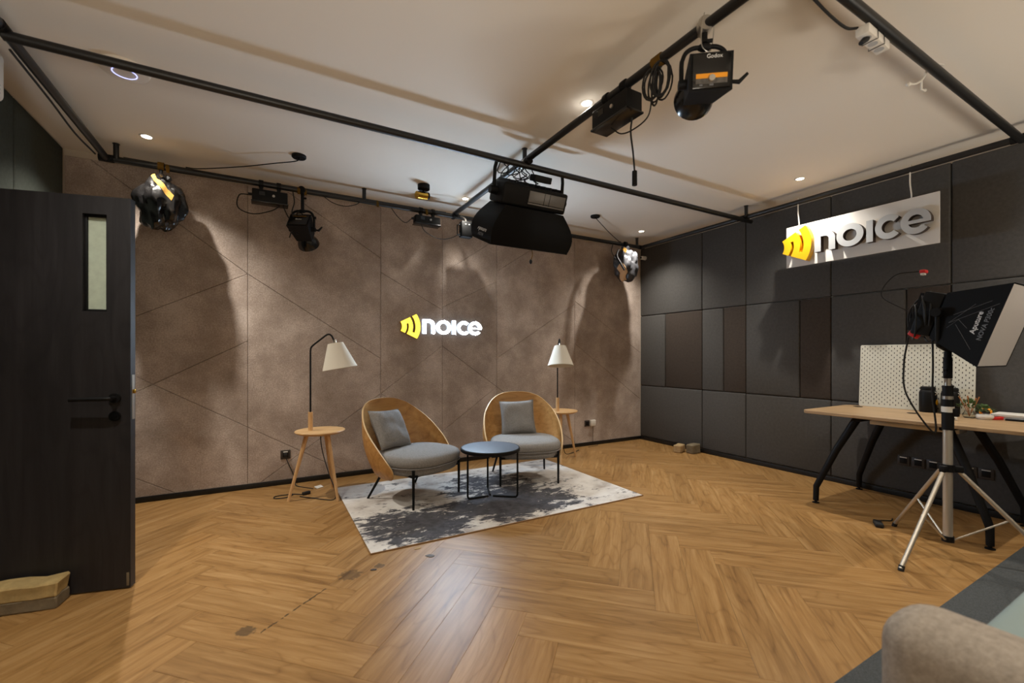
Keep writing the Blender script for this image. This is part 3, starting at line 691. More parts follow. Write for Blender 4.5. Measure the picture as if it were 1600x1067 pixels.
# ------------------------------------------------------------------ armchairs
def armchair(x, y, face, label):
    """local frame: +y is where the chair faces, +x its left as seen by the sitter's opposite"""
    rz = math.atan2(face[1], face[0]) - math.pi / 2
    t = thing('armchair', label, 'armchair', (x, y, .0085), (0, 0, rz), 'bent plywood armchairs')
    half = [(0, -.425, .845), (.09, -.422, .841), (.17, -.41, .825), (.25, -.368, .79), (.31, -.31, .735), (.365, -.22, .655), (.39, -.13, .575), (.395, -.03, .485), (.385, .05, .40), (.365, .105, .325), (.352, .118, .275), (.345, .105, .235)]
    low = [(0, -.285, .27), (.06, -.284, .268), (.12, -.278, .265), (.19, -.258, .258), (.25, -.22, .25), (.295, -.165, .242), (.32, -.105, .236), (.336, -.05, .23), (.344, .005, .226), (.346, .045, .224), (.346, .07, .224), (.345, .09, .226)]
    rim = curve_pts([(-a, b, c) for a, b, c in half[:0:-1]] + half, 3); bot_ = curve_pts([(-a, b, c) for a, b, c in low[:0:-1]] + low, 3)
    n = len(rim) - 1; nv = 8; th = .013
    def pt(i, k):
        a, b = bot_[i], rim[i]; p = a.lerp(b, k)
        out = V((p.x, p.y + .02, 0)); out = out.normalized() if out.length > 1e-6 else V((0, -1, 0))
        return p + out * (.035 * math.sin(math.pi * k) * min(1., (b - a).length / .3)), out
    inn = []; outr = []
    for k in range(nv + 1):
        for i in range(n + 1):
            p, o = pt(i, k / nv); inn.append(p); outr.append(p + o * th)
    w = n + 1; vs = inn + outr; fs = []; me_idx = []
    for k in range(nv):
        for i in range(n):
            a = k * w + i; q = len(inn)
            fs.append([a, a + 1, a + w + 1, a + w]); me_idx.append(0); fs.append([q + a, q + a + w, q + a + w + 1, q + a + 1]); me_idx.append(0)
    q = len(inn)
    for i in range(n):
        a = nv * w + i; fs.append([a, a + 1, q + a + 1, q + a]); me_idx.append(1)
        fs.append([i, q + i, q + i + 1, i + 1]); me_idx.append(1)
    for k in range(nv):
        a = k * w; fs.append([a, a + w, q + a + w, q + a]); me_idx.append(1)
        a = k * w + n; fs.append([a, q + a, q + a + w, a + w]); me_idx.append(1)
    o = MB().add(vs, fs).build('plywood_shell', ['ply', 'ply_edge'], t, 50)
    o.data.polygons.foreach_set('material_index', me_idx)
    def plan(a, grow=0.):
        c, s = math.cos(a), math.sin(a)
        r = 1 / ((abs(c) / (.345 + grow)) ** 2.7 + (abs(s) / (.325 + grow)) ** 2.7) ** (1 / 2.7)
        return c * r, s * r
    N_ = 48
    def seat_(levels):
        mb = MB(); vs = []; fs = []
        for g, z, dome in levels:
            for i in range(N_):
                a = 2 * math.pi * i / N_; px, py = plan(a, g); vs.append((px, py + .045, z))
        k = len(levels)
        for j in range(k - 1):
            for i in range(N_): fs.append([j * N_ + i, j * N_ + (i + 1) % N_, (j + 1) * N_ + (i + 1) % N_, (j + 1) * N_ + i])
        fs.append(list(range(N_))[::-1]); fs.append([(k - 1) * N_ + i for i in range(N_)])
        return mb.add(vs, fs)
    seat_([(-.03, .318, 0), (-.008, .326, 0), (0, .345, 0), (.002, .375, 0), (-.008, .398, 0), (-.035, .413, 0), (-.09, .422, 0), (-.2, .428, 0)]).build('seat_cushion', 'chair_fabric', t, 60)
    seat_([(-.05, .255, 0), (-.03, .262, 0), (-.022, .29, 0), (-.024, .322, 0)]).build('seat_base', 'chair_fabric', t, 60)
    pp = MB(); pp.tube([(plan(2 * math.pi * i / 40, .001)[0], plan(2 * math.pi * i / 40, .001)[1] + .045, .325) for i in range(40)], .004, 6, True); pp.build('seam_piping', 'chair_fabric', t)
    for sx in (-1, 1):
        MB().cyl((sx * .285, .27, 0), (sx * .285, .27, .315), .0095, .0125, 12).build('leg', 'black', t)
        MB().cyl((sx * .285, -.28, 0), (sx * .24, -.12, .27), .0095, .0125, 12).build('leg', 'black', t)
    MB().tube([(-.285, .27, .262), (.285, .27, .262)], .010).tube([(-.24, -.12, .258), (.24, -.12, .258)], .010).tube([(-.285, .27, .262), (-.24, -.12, .258)], .010).tube([(.285, .27, .262), (.24, -.12, .258)], .010).build('seat_frame', 'black', t)
    return t
armchair(-3.76, -.97, (.47, -.88), 'left armchair with bent plywood shell, grey seat and thin black legs')
armchair(-2.615, -.955, (-.33, -.943), 'right armchair with bent plywood shell, grey seat, partly behind the coffee table')

def pillow(loc, rot, w, h, t_, label):
    t = thing('throw_pillow', label, 'cushion', loc, rot, 'grey throw pillows on the armchairs')
    def side(sg_):
        def f(u, v):
            a, b = 2 * u - 1, 2 * v - 1
            e = max(0., (1 - a ** 4)) ** .55 * max(0., (1 - b ** 4)) ** .55
            k = 1 - .07 * (1 - abs(a) ** 2) * abs(b) ** 6 - .0; k2 = 1 - .07 * (1 - abs(b) ** 2) * abs(a) ** 6
            wr = noise.noise(V((a * 2.5, b * 2.5, sg_ * 3 + w * 9))) * .012 * e
            return V((a * w / 2 * k2, sg_ * (t_ / 2 * e + wr), b * h / 2 * k))
        return f
    mb = MB(); mb.grid(side(-1), 18, 18); mb.grid(side(1), 18, 18)
    mb.build('pillow_cover', 'chair_fabric', t, 80)
    rimp = [V((-w / 2 + w * i / 12, 0, 0)) for i in range(13)]
    f = side(1); loop = [f(i / 12, 0) for i in range(12)] + [f(1, i / 12) for i in range(12)] + [f(1 - i / 12, 1) for i in range(12)] + [f(0, 1 - i / 12) for i in range(12)]
    MB().tube(loop, .0035, 6, True).build('piping', 'chair_fabric', t)
    return t
fz = lambda f: math.atan2(f[1], f[0]) - math.pi / 2
pillow((-3.94, -.82, .595), (R_(30), R_(-3), fz((.52, -.86))), .37, .37, .12, 'grey throw pillow leaning in the left plywood armchair')
pillow((-2.585, -.775, .598), (R_(17), R_(2), fz((-.33, -.943))), .37, .36, .12, 'grey throw pillow upright in the right plywood armchair')

# ------------------------------------------------------------------ coffee table and rug
t = thing('coffee_table', 'round coffee table with blue-grey top on a bent black rod frame', 'table', (-3.19, -1.335, .0085))
MB().lathe([(.001, .405), (.252, .405), (.262, .411), (.262, .432), (.256, .438), (.001, .438)], 48).build('table_rim', 'black', t)
MB().lathe([(.001, .4385), (.247, .4385), (.250, .4378)], 48).build('table_top', 'slate', t)
feet = [(-.212, .012), (.192, -.148), (.075, .205)]
for fx, fy in feet:
    MB().tube([(fx, fy, .41), (fx, fy, .06)] + curve_pts([(fx, fy, .03), (fx * .95, fy * .95, .012), (fx * .8, fy * .8, .0085)], 5) + [(fx * .1, fy * .1, .0085)], .0085, 10).build('leg', 'black', t)
MB().tube([(fx * .98, fy * .98, .402) for fx, fy in feet], .008, 8, True).build('top_brace', 'black', t)

RX0, RX1, RY0, RY1 = -4.345, -1.985, -1.967, -.395
rug = tag(MB().box((0, 0, .004), (RX1 - RX0, RY1 - RY0, .008), bev=.003).build('area_rug', 'rug', None, 38, ((RX0 + RX1) / 2, (RY0 + RY1) / 2, .0003)), 'distressed grey and cream rug with dark blotches under the armchairs', 'rug')
eb = MB(); hw, hh = (RX1 - RX0) / 2, (RY1 - RY0) / 2
eb.tube([(-hw, -hh, .005), (hw, -hh, .005), (hw, hh, .005), (-hw, hh, .005)], .0045, 6, True).build('bound_edge', mat('rug_binding', (150, 118, 84), .9), rug)
tag(MB().box((-2.0, -5.05, .005), (3.9, 2.2, .010), bev=.003).build('slate_carpet', 'carpet'), 'slate blue-grey carpet under the sofa at the lower right', 'carpet')

# ------------------------------------------------------------------ desk
t = thing('desk', 'oak desk with splayed black metal legs against the padded wall', 'desk', (-.47, -3.36, 0))
def rrect(x0, x1, y0, y1, r, n=8):
    return arc(x1 - r, y1 - r, r, 0, 90, n) + arc(x0 + r, y1 - r, r, 90, 180, n) + arc(x0 + r, y0 + r, r, 180, 270, n) + arc(x1 - r, y0 + r, r, 270, 360, n)
TZ = .785
def plate(poly, z0, z1, ch):
    a = poly; b = inset(poly, ch); mb = MB(); n = len(a)
    if len(b) != n: b = [((x) * .99, (y) * .995) for x, y in a]
    vs = [(x, y, z0) for x, y in b] + [(x, y, z0 + ch) for x, y in a] + [(x, y, z1 - ch) for x, y in a] + [(x, y, z1) for x, y in b]
    fs = [list(range(n))[::-1], [3 * n + i for i in range(n)]] + [[k * n + i, k * n + (i + 1) % n, (k + 1) * n + (i + 1) % n, (k + 1) * n + i] for k in range(3) for i in range(n)]
    return mb.add(vs, fs)
plate(rrect(-.41, .40, -.69, .635, .06), TZ - .026, TZ, .003).build('desk_top', wood('desk_oak', (150, 120, 86), (172, 142, 106), (190, 160, 122), .42, 1.3, 14., 0., axis='Y'), t)
for sx, sy in ((-1, 1), (1, 1), (-1, -1), (1, -1)):
    fx, fy = (-.365 if sx < 0 else .40), (.54 if sy > 0 else -.49)
    tx, ty = fx * .62 - (.03 if sx < 0 else -.0), fy * .52
    mb = MB(); mb.tube([(fx, fy, .022), (fx * .995, fy * .995, .14), (fx + (tx - fx) * .5, fy + (ty - fy) * .5, .47), (tx, ty, TZ - .035)], [.021, .023, .027, .03], 12)
    leg = mb.build('leg', 'black', t)
    MB().lathe([(.001, 0), (.026, 0), (.026, .006), (.010, .010), (.010, .024)], 16, MX.Translation((fx, fy, 0))).build('levelling_foot', 'black', leg)
fb = MB()
for sy in (.27, -.25): fb.box((-.01, sy, TZ - .045), (.56, .06, .036), bev=.004)
fb.box((-.02, 0, TZ - .045), (.05, .5, .035), bev=.004)
fb.build('under_frame', 'black', t)
MB().box((.06, .02, TZ - .085), (.16, .55, .05), bev=.006).build('cable_tray', 'alu', t)
for (x, y) in ((.28, .5), (.12, .06)):
    MB().lathe([(.001, TZ + .0008), (.034, TZ + .0008), (.036, TZ + .0024), (.028, TZ + .0024), (.026, TZ + .0012)], 20, MX.Translation((x, y, 0))).build('cable_grommet', 'black', t)

pb = thing('pegboard', 'white perforated pegboard leaning on the padded wall behind the desk', 'pegboard', (-.075, -3.205, TZ + .001), (0, R_(4), 0))
plate([(x, y) for x, y in rrect(-.385, .385, 0., .565, .012, 4)], -.003, .003, .001).build('perforated_sheet', 'peg', pb, 38, None, None)
o = pb.children[0]; o.data.transform(MX(((0, 0, 1, 0), (1, 0, 0, 0), (0, 1, 0, 0), (0, 0, 0, 1))))
hl = MB()
for i in range(38):
    for j in range(14):
        y = -.37 + i * .02; z = .03 + j * .04 + (.02 if i % 2 else 0)
        if z > .555: continue
        pts = arc(y, z + .0045, .0026, 0, 180, 4) + arc(y, z - .0045, .0026, 180, 360, 4)
        hl.prism(pts, -.0035, -.0029, MX(((0, 0, 1, 0), (1, 0, 0, 0), (0, 1, 0, 0), (0, 0, 0, 1))))
o = hl.build('peg_slots', 'dark', pb, 0); o['kind'] = 'stuff'

def flask(x, y, label, yel):
    t = thing('flask', label, 'flask', (x, y, TZ), group='black flasks on the desk')
    MB().lathe([(.001, 0), (.052, 0), (.056, .006), (.056, .16), (.05, .178), (.046, .182), (.001, .182)], 28).build('body', 'black', t)
    MB().lathe([(.001, .182), (.046, .182), (.048, .188), (.048, .204), (.043, .211), (.001, .211)], 28).build('lid', 'black', t)
    MB().tube([(-.02, -.05, .17), (-.024, -.064, .16), (-.02, -.05, .145)], .004, 6).build('clip', 'steel', t)
    if yel: MB().sphere((.0, -.052, .085), (.018, .012, .026), 12, 8).build('yellow_tag', 'yellow', t)
flask(-.135, -3.33, 'black flask on the desk with a yellow tag, left of the stand', True)
flask(-.15, -3.47, 'black flask on the desk half hidden behind the light stand', False)
def leafy(t, c, r, n, sq=.8, seed=1):
    rd = random.Random(seed); mb = MB()
    for i in range(n):
        a = rd.uniform(0, 6.283); z = rd.uniform(-.2, 1.); q = math.sqrt(max(0, 1 - z * z)) * rd.uniform(.5, 1)
        p = V(c) + V((math.cos(a) * q, math.sin(a) * q, z * sq)) * r
        d = (p - V(c) + V((0, 0, r * .25))).normalized(); x, y, _ = frame_of(d); l = r * rd.uniform(.35, .6); w = l * .28
        mb.add([p - d * l * .4, p + x * w + d * l * .1, p + d * l * .8 - y * l * .15, p - x * w + d * l * .1, p + y * w * .35], [[0, 1, 4], [1, 2, 4], [2, 3, 4], [3, 0, 4]])
    o = mb.build('foliage', 'leaf', t, 0); o['kind'] = 'stuff'
t = thing('jar_plant', 'small green plant with dry orange stems in a glass jar on the desk', 'plant', (-.31, -3.62, TZ))
MB().lathe([(.001, 0), (.028, 0), (.037, .010), (.038, .028), (.026, .048), (.028, .056), (.0265, .056), (.0245, .048), (.036, .028), (.035, .011), (.027, .003), (.001, .003)], 24).build('jar', 'glass', t)
leafy(t, (0, 0, .085), .058, 60, .7, 3)
for i, (a, b, l) in enumerate(((-.02, .05, .155), (.0, .01, .165), (.01, -.05, .16), (.02, -.03, .15), (-.01, .028, .14))):
    MB().tube([(0, 0, .01), (a * .4, b * .4, .07), (a, b, l)], [.0018, .0026, .0045], 6).build('dry_stem', 'stem', t)
t = thing('bowl_plant', 'small succulent in a low white bowl beside the jar on the desk', 'plant', (-.33, -3.705, TZ))
MB().lathe([(.001, 0), (.034, 0), (.046, .012), (.048, .024), (.042, .036), (.038, .036), (.036, .03), (.001, .03)], 26).build('bowl', 'white_plastic', t)
leafy(t, (0, 0, .06), .05, 60, .75, 5)
tag(MB().lathe([(.030, 0), (.034, .004), (.034, .026), (.030, .03), (.026, .026), (.026, .004), (.030, 0)], 24, MX.Translation((-.155, -3.665, TZ + .036)) @ MX.Rotation(R_(80), 4, 'Y'), cap=False).build('tape_roll', 'orange'), 'orange tape roll standing behind the white bowl on the desk', 'tape')
t = thing('paper_stack', 'stack of white papers and folders at the desk right end', 'papers', (-.16, -3.86, TZ), (0, 0, R_(3)))
rd = random.Random(4)
for i in range(5):
    MB().box((rd.uniform(-.008, .008), rd.uniform(-.012, .012), .005 + i * .0082), (.21, .30, .0078), rot=MX.Rotation(R_(rd.uniform(-3, 3)), 3, 'Z'), bev=.001).build('folder', 'white_plastic' if i != 1 else 'letter_grey', t)
tag(MB().box((0, 0, 0), (.10, .022, .022), bev=.006).build('stapler', 'red', None, 38, (-.285, -3.765, TZ + .012), (0, 0, R_(-35))), 'small red stapler in front of the white papers', 'stapler')
tag(MB().cyl((-.30, -3.80, TZ + .009), (-.28, -3.93, TZ + .009), .008, n=10).build('marker_pen', 'black'), 'black marker pen lying before the papers', 'pen')
t = thing('white_adapter', 'small white plug adapter on the desk beside the stand pole', 'adapter', (-.60, -3.60, TZ), (0, 0, R_(20)))
MB().box((0, 0, .014), (.05, .06, .028), bev=.006).build('body', 'white_plastic', t)
MB().box((-.026, -.012, .014), (.002, .012, .006)).box((-.026, .012, .014), (.002, .012, .006)).build('slot', 'dark', t)

# ------------------------------------------------------------------ tripod stand and its softbox light
SX, SY = -1.215, -3.755
t = thing('light_stand', 'silver tripod light stand in front of the desk', 'light stand', (SX, SY, 0))
MB().cyl((0, 0, .12), (0, 0, .80), .0235, n=20).build('column', 'alu', t)
MB().cyl((0, 0, .79), (0, 0, .98), .029, n=20).box((0, -.036, .90), (.03, .03, .05), bev=.005).build('lower_collar', 'black', t)
MB().cyl((0, 0, .90), (0, 0, .935), .0305, n=20).build('collar_label', 'white_plastic', t)
MB().cyl((0, 0, .97), (0, 0, 1.00), .0265, n=20).build('steel_band', 'steel', t)
MB().cyl((0, 0, .995), (0, 0, 1.065), .026, n=20).cyl((0, 0, 1.05), (.05, -.01, 1.06), .007).build('upper_collar', 'black', t)
MB().cyl((0, 0, 1.06), (0, 0, 1.12), .017, n=16).build('upper_tube', 'steel', t)
MB().cyl((0, 0, 1.11), (0, 0, 1.24), .022, n=16).cyl((-.05, 0, 1.16), (.03, 0, 1.16), .008).build('spigot', 'black', t)
MB().cyl((0, 0, .53), (0, 0, .575), .034, n=20).build('leg_collar', 'black', t)
MB().cyl((0, 0, .095), (0, 0, .13), .03, n=20).build('foot_collar', 'black', t)
for (fx, fy) in ((-.485, .065), (.315, .379), (.185, -.455)):
    ln = math.hypot(fx, fy); c, s = fx / ln, fy / ln
    lg = MB().cyl((c * .04, s * .04, .55), (fx, fy, .012), .0125, n=12).build('leg', 'alu', t)
    MB().cyl((fx * .975, fy * .975, .028), (fx, fy, .0), .015, n=12).build('rubber_foot', 'rubber', lg)
    MB().box((c * .045, s * .045, .55), (.05, .03, .04), rot=MX.Rotation(math.atan2(s, c), 3, 'Z'), bev=.006).build('leg_bracket', 'black', t)
    k = .52; MB().cyl((c * .03, s * .03, .112), (fx * k + c * .018, fy * k + s * .018, .55 - (.55 - .012) * (k - .04)), .0055, n=8).build('brace', 'alu', t)

def softbox(t, ring, face, rc, fc, up, side, n, bulge=.0):
    """black cloth skirt from a ring rectangle to a face rectangle, with its white front cloth"""
    rc, fc, up, side, n = V(rc), V(fc), V(up), V(side), V(n)
    def rect(c, hw, hh, u):
        u = (u % 1) * 4; e = int(u); q = u - e
        cs = [(-hw, -hh), (hw, -hh), (hw, hh), (-hw, hh)]; a, b = cs[e % 4], cs[(e + 1) % 4]
        return c + side * (a[0] + (b[0] - a[0]) * q) + up * (a[1] + (b[1] - a[1]) * q)
    def f(u, v):
        p = rect(rc, *ring, u).lerp(rect(fc, *face, u), v); c = rc.lerp(fc, v); o = p - c
        return p + o * (bulge * math.sin(math.pi * v) / max(.05, 1)) * 3
    MB().grid(f, 24, 8, True).build('softbox_skirt', 'black_cloth', t, 30)
    lip = MB(); lp = [rect(fc, *face, i / 24) for i in range(24)]; lp2 = [p + n * .007 + (p - fc).normalized() * .004 for p in lp]
    lip.add(lp + lp2, [[i, (i + 1) % 24, 24 + (i + 1) % 24, 24 + i] for i in range(24)]).build('front_lip', 'black_cloth', t, 30)
    c = fc + n * .005; a = face[0] - .004; b = face[1] - .004
    MB().add([c - side * a - up * b, c + side * a - up * b, c + side * a + up * b, c - side * a + up * b], [[0, 1, 2, 3]]).build('front_diffuser', 'diffuser', t, 0)
    return f
fc = V((.005, -.255, 1.414)); up = V((0, -.298, .955)); n = V((0, -.955, -.298)); rc = fc - n * .27
t = thing('studio_light', 'softbox studio light on the silver tripod stand, white front facing away', 'studio light', (SX, SY, 0))
softbox(t, (.15, .14), (.255, .235), rc, fc, up, V((1, 0, 0)), n)
hb = MB(); hb.box((0, 0, 0), (.30, .10, .27), rot=MX.Rotation(R_(17), 3, 'X'), bev=.012); hb.v = [tuple(V(p) + rc - n * .055) for p in hb.v]
hb.build('lamp_head', 'black', t)
fb = MB()
for i in range(9): fb.box((-.11 + i * .0275, 0, 0), (.006, .03, .24), rot=None)
rot17 = MX.Rotation(R_(17), 3, 'X'); fb.v = [tuple(rot17 @ V(p) + rc - n * .118) for p in fb.v]; fb.build('cooling_fins', 'black', t)
yk = rc - n * .06; yk.y = 0.
MB().tube([yk + V((-.17, 0, 0)), yk + V((-.17, 0, -.15))] + curve_pts([yk + V((-.15, 0, -.2)), yk + V((0, 0, -.225)), yk + V((.15, 0, -.2))], 5) + [yk + V((.17, 0, -.15)), yk + V((.17, 0, 0))], .013, 10).build('yoke', 'black', t)
for s_ in (-1, 1): MB().cyl(yk + V((s_ * .145, 0, 0)), yk + V((s_ * .205, 0, 0)), .03, .026, 16).build('tilt_knob', 'black', t)
MB().cyl((0, 0, yk.z - .235), (0, 0, 1.235), .019, n=14).build('stand_socket', 'black', t)
cp = MB(); ctr = yk + V((-.03, .10, -.02))
rd = random.Random(12)
for i in range(9):
    a0 = rd.uniform(-.35, .35); rr = rd.uniform(.085, .135); off = V((rd.uniform(-.05, .03), rd.uniform(-.03, .05), rd.uniform(-.03, .03)))
    axx, ayy = V((math.cos(a0) * .75, math.sin(a0) + .55, 0)).normalized(), V((rd.uniform(-.15, .15), 0, 1)).normalized()
    cp.tube([ctr + off + axx * (rr * math.cos(2 * math.pi * j / 22)) + ayy * (rr * 1.05 * math.sin(2 * math.pi * j / 22)) for j in range(22)], .0055, 6, True)
cp.build('coiled_cable', 'rubber', t)
MB().tube(curve_pts([ctr + V((-.06, .07, .05)), ctr + V((-.10, .19, .16)), ctr + V((-.08, .13, .285)), ctr + V((-.03, .02, .30))], 8), .004).build('looped_cable', 'rubber', t)
MB().box(ctr + V((-.02, .0, .295)), (.055, .03, .022), bev=.006).build('red_clip', 'red', t)
MB().box(ctr + V((-.03, .0, .278)), (.035, .02, .012), bev=.002).build('white_tag', 'white_plastic', t)
MB().box(ctr + V((-.09, .02, -.10)), (.02, .06, .05), rot=MX.Rotation(R_(35), 3, 'X'), bev=.005).build('red_clamp', 'red', t)
MB().tube(curve_pts([ctr + V((-.07, .06, -.12)), ctr + V((-.05, .09, -.3)), ctr + V((-.02, .085, -.5)), ctr + V((.05, -.03, -.735 + .0)), ctr + V((.02, -.03, -.5)), ctr + V((-.04, -.05, -.3)), ctr + V((-.05, -.05, -.1))], 8), .0055).build('hanging_cable', 'rubber', t)
# lettering printed on the near side of the skirt
a = rc + V((-.15, 0, 0)); b_ = fc + V((-.255, 0, 0)); sd = (a - b_).normalized(); nrm = up.cross(sd).normalized()
def skirt_at(k, h): return b_ + (a - b_) * k + up * h + nrm * .0025
text('lettering', 'Aputure', .038, 'print', basis(skirt_at(.28, 0.), up, sd), t)
text('lettering', 'NOVA P300c', .033, 'grey_print', basis(skirt_at(.13, .0), up, sd), t)
ln_ = MB()
for (k0, h0, k1, h1) in ((.75, -.03, .42, .10), (.75, -.03, .05, .12), (.72, .02, .18, .13), (.62, -.03, .2, -.15), (.75, -.06, .6, 0), (.6, 0, .4, -.04)):
    ln_.tube([skirt_at(k0, h0), skirt_at(k1, h1)], .0008, 4)
ln_.build('printed_lines', 'grey_print', t)

# ------------------------------------------------------------------ ceiling-hung softbox light over the chairs
t = thing('hanging_studio_light', 'large black softbox light hanging from the pipe crossing above the chairs', 'studio light', (-3.06, -1.62, 0))
n2 = V((0, .39, -.92)).normalized(); up2 = V((0, .92, .39)).normalized()
fc2 = V((.03, .045, 2.20)); rc2 = fc2 - n2 * .30
softbox(t, (.27, .15), (.365, .195), rc2, fc2, up2, V((1, 0, 0)), n2, .055)
rot2 = MX.Rotation(math.atan2(.39, .92), 3, 'X')
hb = MB().box((0, 0, .085), (.60, .25, .165), bev=.02, seg=3); hb.v = [tuple(rot2 @ V(p) + rc2) for p in hb.v]; hb.build('lamp_head', 'black', t)
g = MB().box((.10, -.127, .095), (.345, .008, .085), bev=.002).box((.10, -.127, .042), (.345, .008, .012), bev=.002); g.v = [tuple(rot2 @ V(p) + rc2) for p in g.v]; g.build('side_panel', 'grey_panel', t)
g = MB()
for x in (.07, .12): g.box((x, -.132, .09), (.003, .003, .09))
g.v = [tuple(rot2 @ V(p) + rc2) for p in g.v]; g.build('panel_seam', 'dark', t)
g = MB()
for i in range(10): g.box((-.25 + i * .055, .0, .175), (.008, .19, .03))
g.v = [tuple(rot2 @ V(p) + rc2) for p in g.v]; g.build('cooling_fins', 'black', t)
yb = rc2 + rot2 @ V((0, 0, .09))
MB().tube([yb + V((-.325, 0, 0)), yb + V((-.325, -.02, .17))] + curve_pts([yb + V((-.315, -.03, .215)), yb + V((-.27, -.035, .235)), yb + V((0, -.04, .24)), yb + V((.27, -.035, .235)), yb + V((.315, -.03, .215))], 5) + [yb + V((.325, -.02, .17)), yb + V((.325, 0, 0))], .014, 10).build('yoke', 'black', t)
for s_ in (-1, 1): MB().cyl(yb + V((s_ * .295, 0, 0)), yb + V((s_ * .36, 0, 0)), .035, .03, 16).build('tilt_knob', 'black', t)
pc = V((-.05, -.17, 2.79))
MB().cyl(pc + V((0, -.035, 0)), pc + V((0, .035, 0)), .036, n=16).cyl(pc, (-.05, yb.y - .04, yb.z + .22), .02, n=12).build('pipe_clamp', 'steel', t)
cw = MB(); rd = random.Random(5)
for i in range(7):
    p = V((-.12 + rd.uniform(-.12, .22), -.12 + rd.uniform(-.05, .1), yb.z + rd.uniform(.13, .22)))
    cw.tube([p + V((math.cos(q) * rd.uniform(.03, .07), math.sin(q * 2) * .03, math.sin(q) * .045)) for q in [2 * math.pi * j / 12 for j in range(12)]], .0045, 6, True)
cw.tube(curve_pts([(-.14, -.1, 2.80), (-.20, -.05, 2.72), (-.16, 0, 2.62)], 6), .004).tube(curve_pts([(.02, -.14, 2.80), (.1, -.1, 2.70), (.12, 0, 2.6)], 6), .004)
cw.build('cable_bundle', 'rubber', t)
MB().box(yb + V((.05, -.10, .12)), (.16, .09, .05), rot=rot2, bev=.006).build('power_unit', 'black', t)
MB().tube(curve_pts([fc2 + V((.03, -.14, -.06)), fc2 + V((.035, -.15, -.11)), fc2 + V((.02, -.15, -.16))], 5), .004).build('pull_cord', 'tape', t)
MB().sphere(fc2 + V((.018, -.15, -.172)), (.012, .012, .02), 10, 8).build('cord_toggle', 'black', t)
# faint lettering low on the left side of the skirt
lp = fc2 + V((-.365, -.03, .0)) - n2 * .075 + V((-.004, 0, 0)); sdn = (rc2 + V((-.27, 0, 0)) - fc2 - V((-.365, 0, 0))).normalized()
text('lettering', 'Aputure', .05, 'print', basis(lp + V((-.012, 0, .0)), -up2, sdn), t)
text('lettering', 'NOVA', .034, 'grey_print', basis(lp - sdn * .045 + V((-.006, 0, 0)), -up2, sdn), t)

# ------------------------------------------------------------------ yoke spot lamps, control boxes, cables on the pipes
def spot_lamp(loc, yaw, pitch, label, drop, clamp_mat, orange=True):
    t = thing('spot_lamp', label, 'spot lamp', loc, (0, 0, yaw), 'black yoke spot lamps')      # origin at the pipe; hangs down
    MB().cyl((0, -.03, 0), (0, .03, 0), .035, n=14).build('clamp_ring', clamp_mat, t)
    MB().cyl((0, 0, -.03), (0, 0, -drop + .02), .014, n=12).cyl((.01, 0, -.07), (.035, 0, -.07), .009).build('hanging_rod', 'black', t)
    zt = -drop
    MB().sphere((0, 0, zt), (.034, .022, .018), 14, 8).build('yoke_hub', 'black', t)
    yb_ = zt - .17
    MB().tube([(-.105, 0, yb_), (-.105, 0, zt - .09)] + curve_pts([(-.103, 0, zt - .06), (-.085, 0, zt - .02), (-.05, 0, zt), (0, 0, zt), (.05, 0, zt), (.085, 0, zt - .02), (.103, 0, zt - .06)], 5) + [(.105, 0, zt - .09), (.105, 0, yb_)], .0105, 10).build('yoke', 'black', t)
    r = MX.Rotation(pitch, 4, 'X'); c = MX.Translation((0, 0, yb_ + .005)) @ r       # local -z of the head is the beam
    def put(mb): mb.v = [tuple(c @ V(p)) for p in mb.v]; return mb
    bx = MB(); s0, s1 = (.094, .082), (.07, .056)
    bx.add([(-s0[0], -s0[1], .10), (s0[0], -s0[1], .10), (s0[0], s0[1], .10), (-s0[0], s0[1], .10), (-s1[0], -s1[1], -.10), (s1[0], -s1[1], -.10), (s1[0], s1[1], -.10), (-s1[0], s1[1], -.10)],
           [[0, 1, 2, 3], [4, 7, 6, 5], [0, 4, 5, 1], [1, 5, 6, 2], [2, 6, 7, 3], [3, 7, 4, 0]])
    put(bx).build('lamp_body', 'black', t, 0)
    put(MB().box((0, 0, .104), (.165, .145, .012), bev=.004)).build('rear_panel', 'black_gloss', t)
    put(MB().lathe([(.05, -.09), (.075, -.12), (.092, -.155), (.098, -.19), (.094, -.19), (.07, -.125), (.03, -.10)], 32, cap=False)).build('reflector', 'black_gloss', t)
    put(MB().lathe([(.001, -.186), (.093, -.186)], 28, cap=False)).build('front_glass', 'black_gloss', t)
    for s_ in (-1, 1): MB().cyl((s_ * .068, 0, yb_), (s_ * .118, 0, yb_), .024, .021, 16).build('tilt_knob', 'black', t)
    MB().tube([(.115, 0, yb_), (.15, -.012, yb_ - .012), (.185, -.02, yb_ + .02)], [.008, .011, .007], 8).build('tilt_lever', 'black', t)
    MB().tube([(.112, 0, zt - .06), (.122, 0, zt - .06)], .012, 10).build('side_screw', 'black', t)
    if orange:
        put(MB().box((0, -.022, .1115), (.135, .020, .002))).build('orange_strip', 'orange', t)
        put(MB().box((0, -.044, .1112), (.135, .022, .002))).build('grey_strip', 'debris', t)
        put(MB().lathe([(.001, .122), (.013, .122), (.0165, .116), (.0165, .110)], 18, MX.Translation((.0, -.034, 0)))).build('dial', 'steel', t)
        put(MB().box((-.045, -.06, .1112), (.014, .006, .002)).box((.0, -.06, .1112), (.018, .008, .002))).build('status_label', 'grey_print', t)
        text('lettering', 'Godox', .024, 'print', c @ MX.Translation((.01, .060, .1105)), t)
    else:
        put(MB().box((0, .040, .1115), (.125, .012, .002))).build('tan_strip', 'tape', t)
        text('lettering', 'Godox', .02, 'print', c @ MX.Translation((.0, .0, .1105)), t)
        put(MB().tube([(-.03, .05, .10), (-.02, .062, .13), (.02, .062, .13), (.03, .05, .10)], .006, 8)).build('handle', 'black', t)
    return t
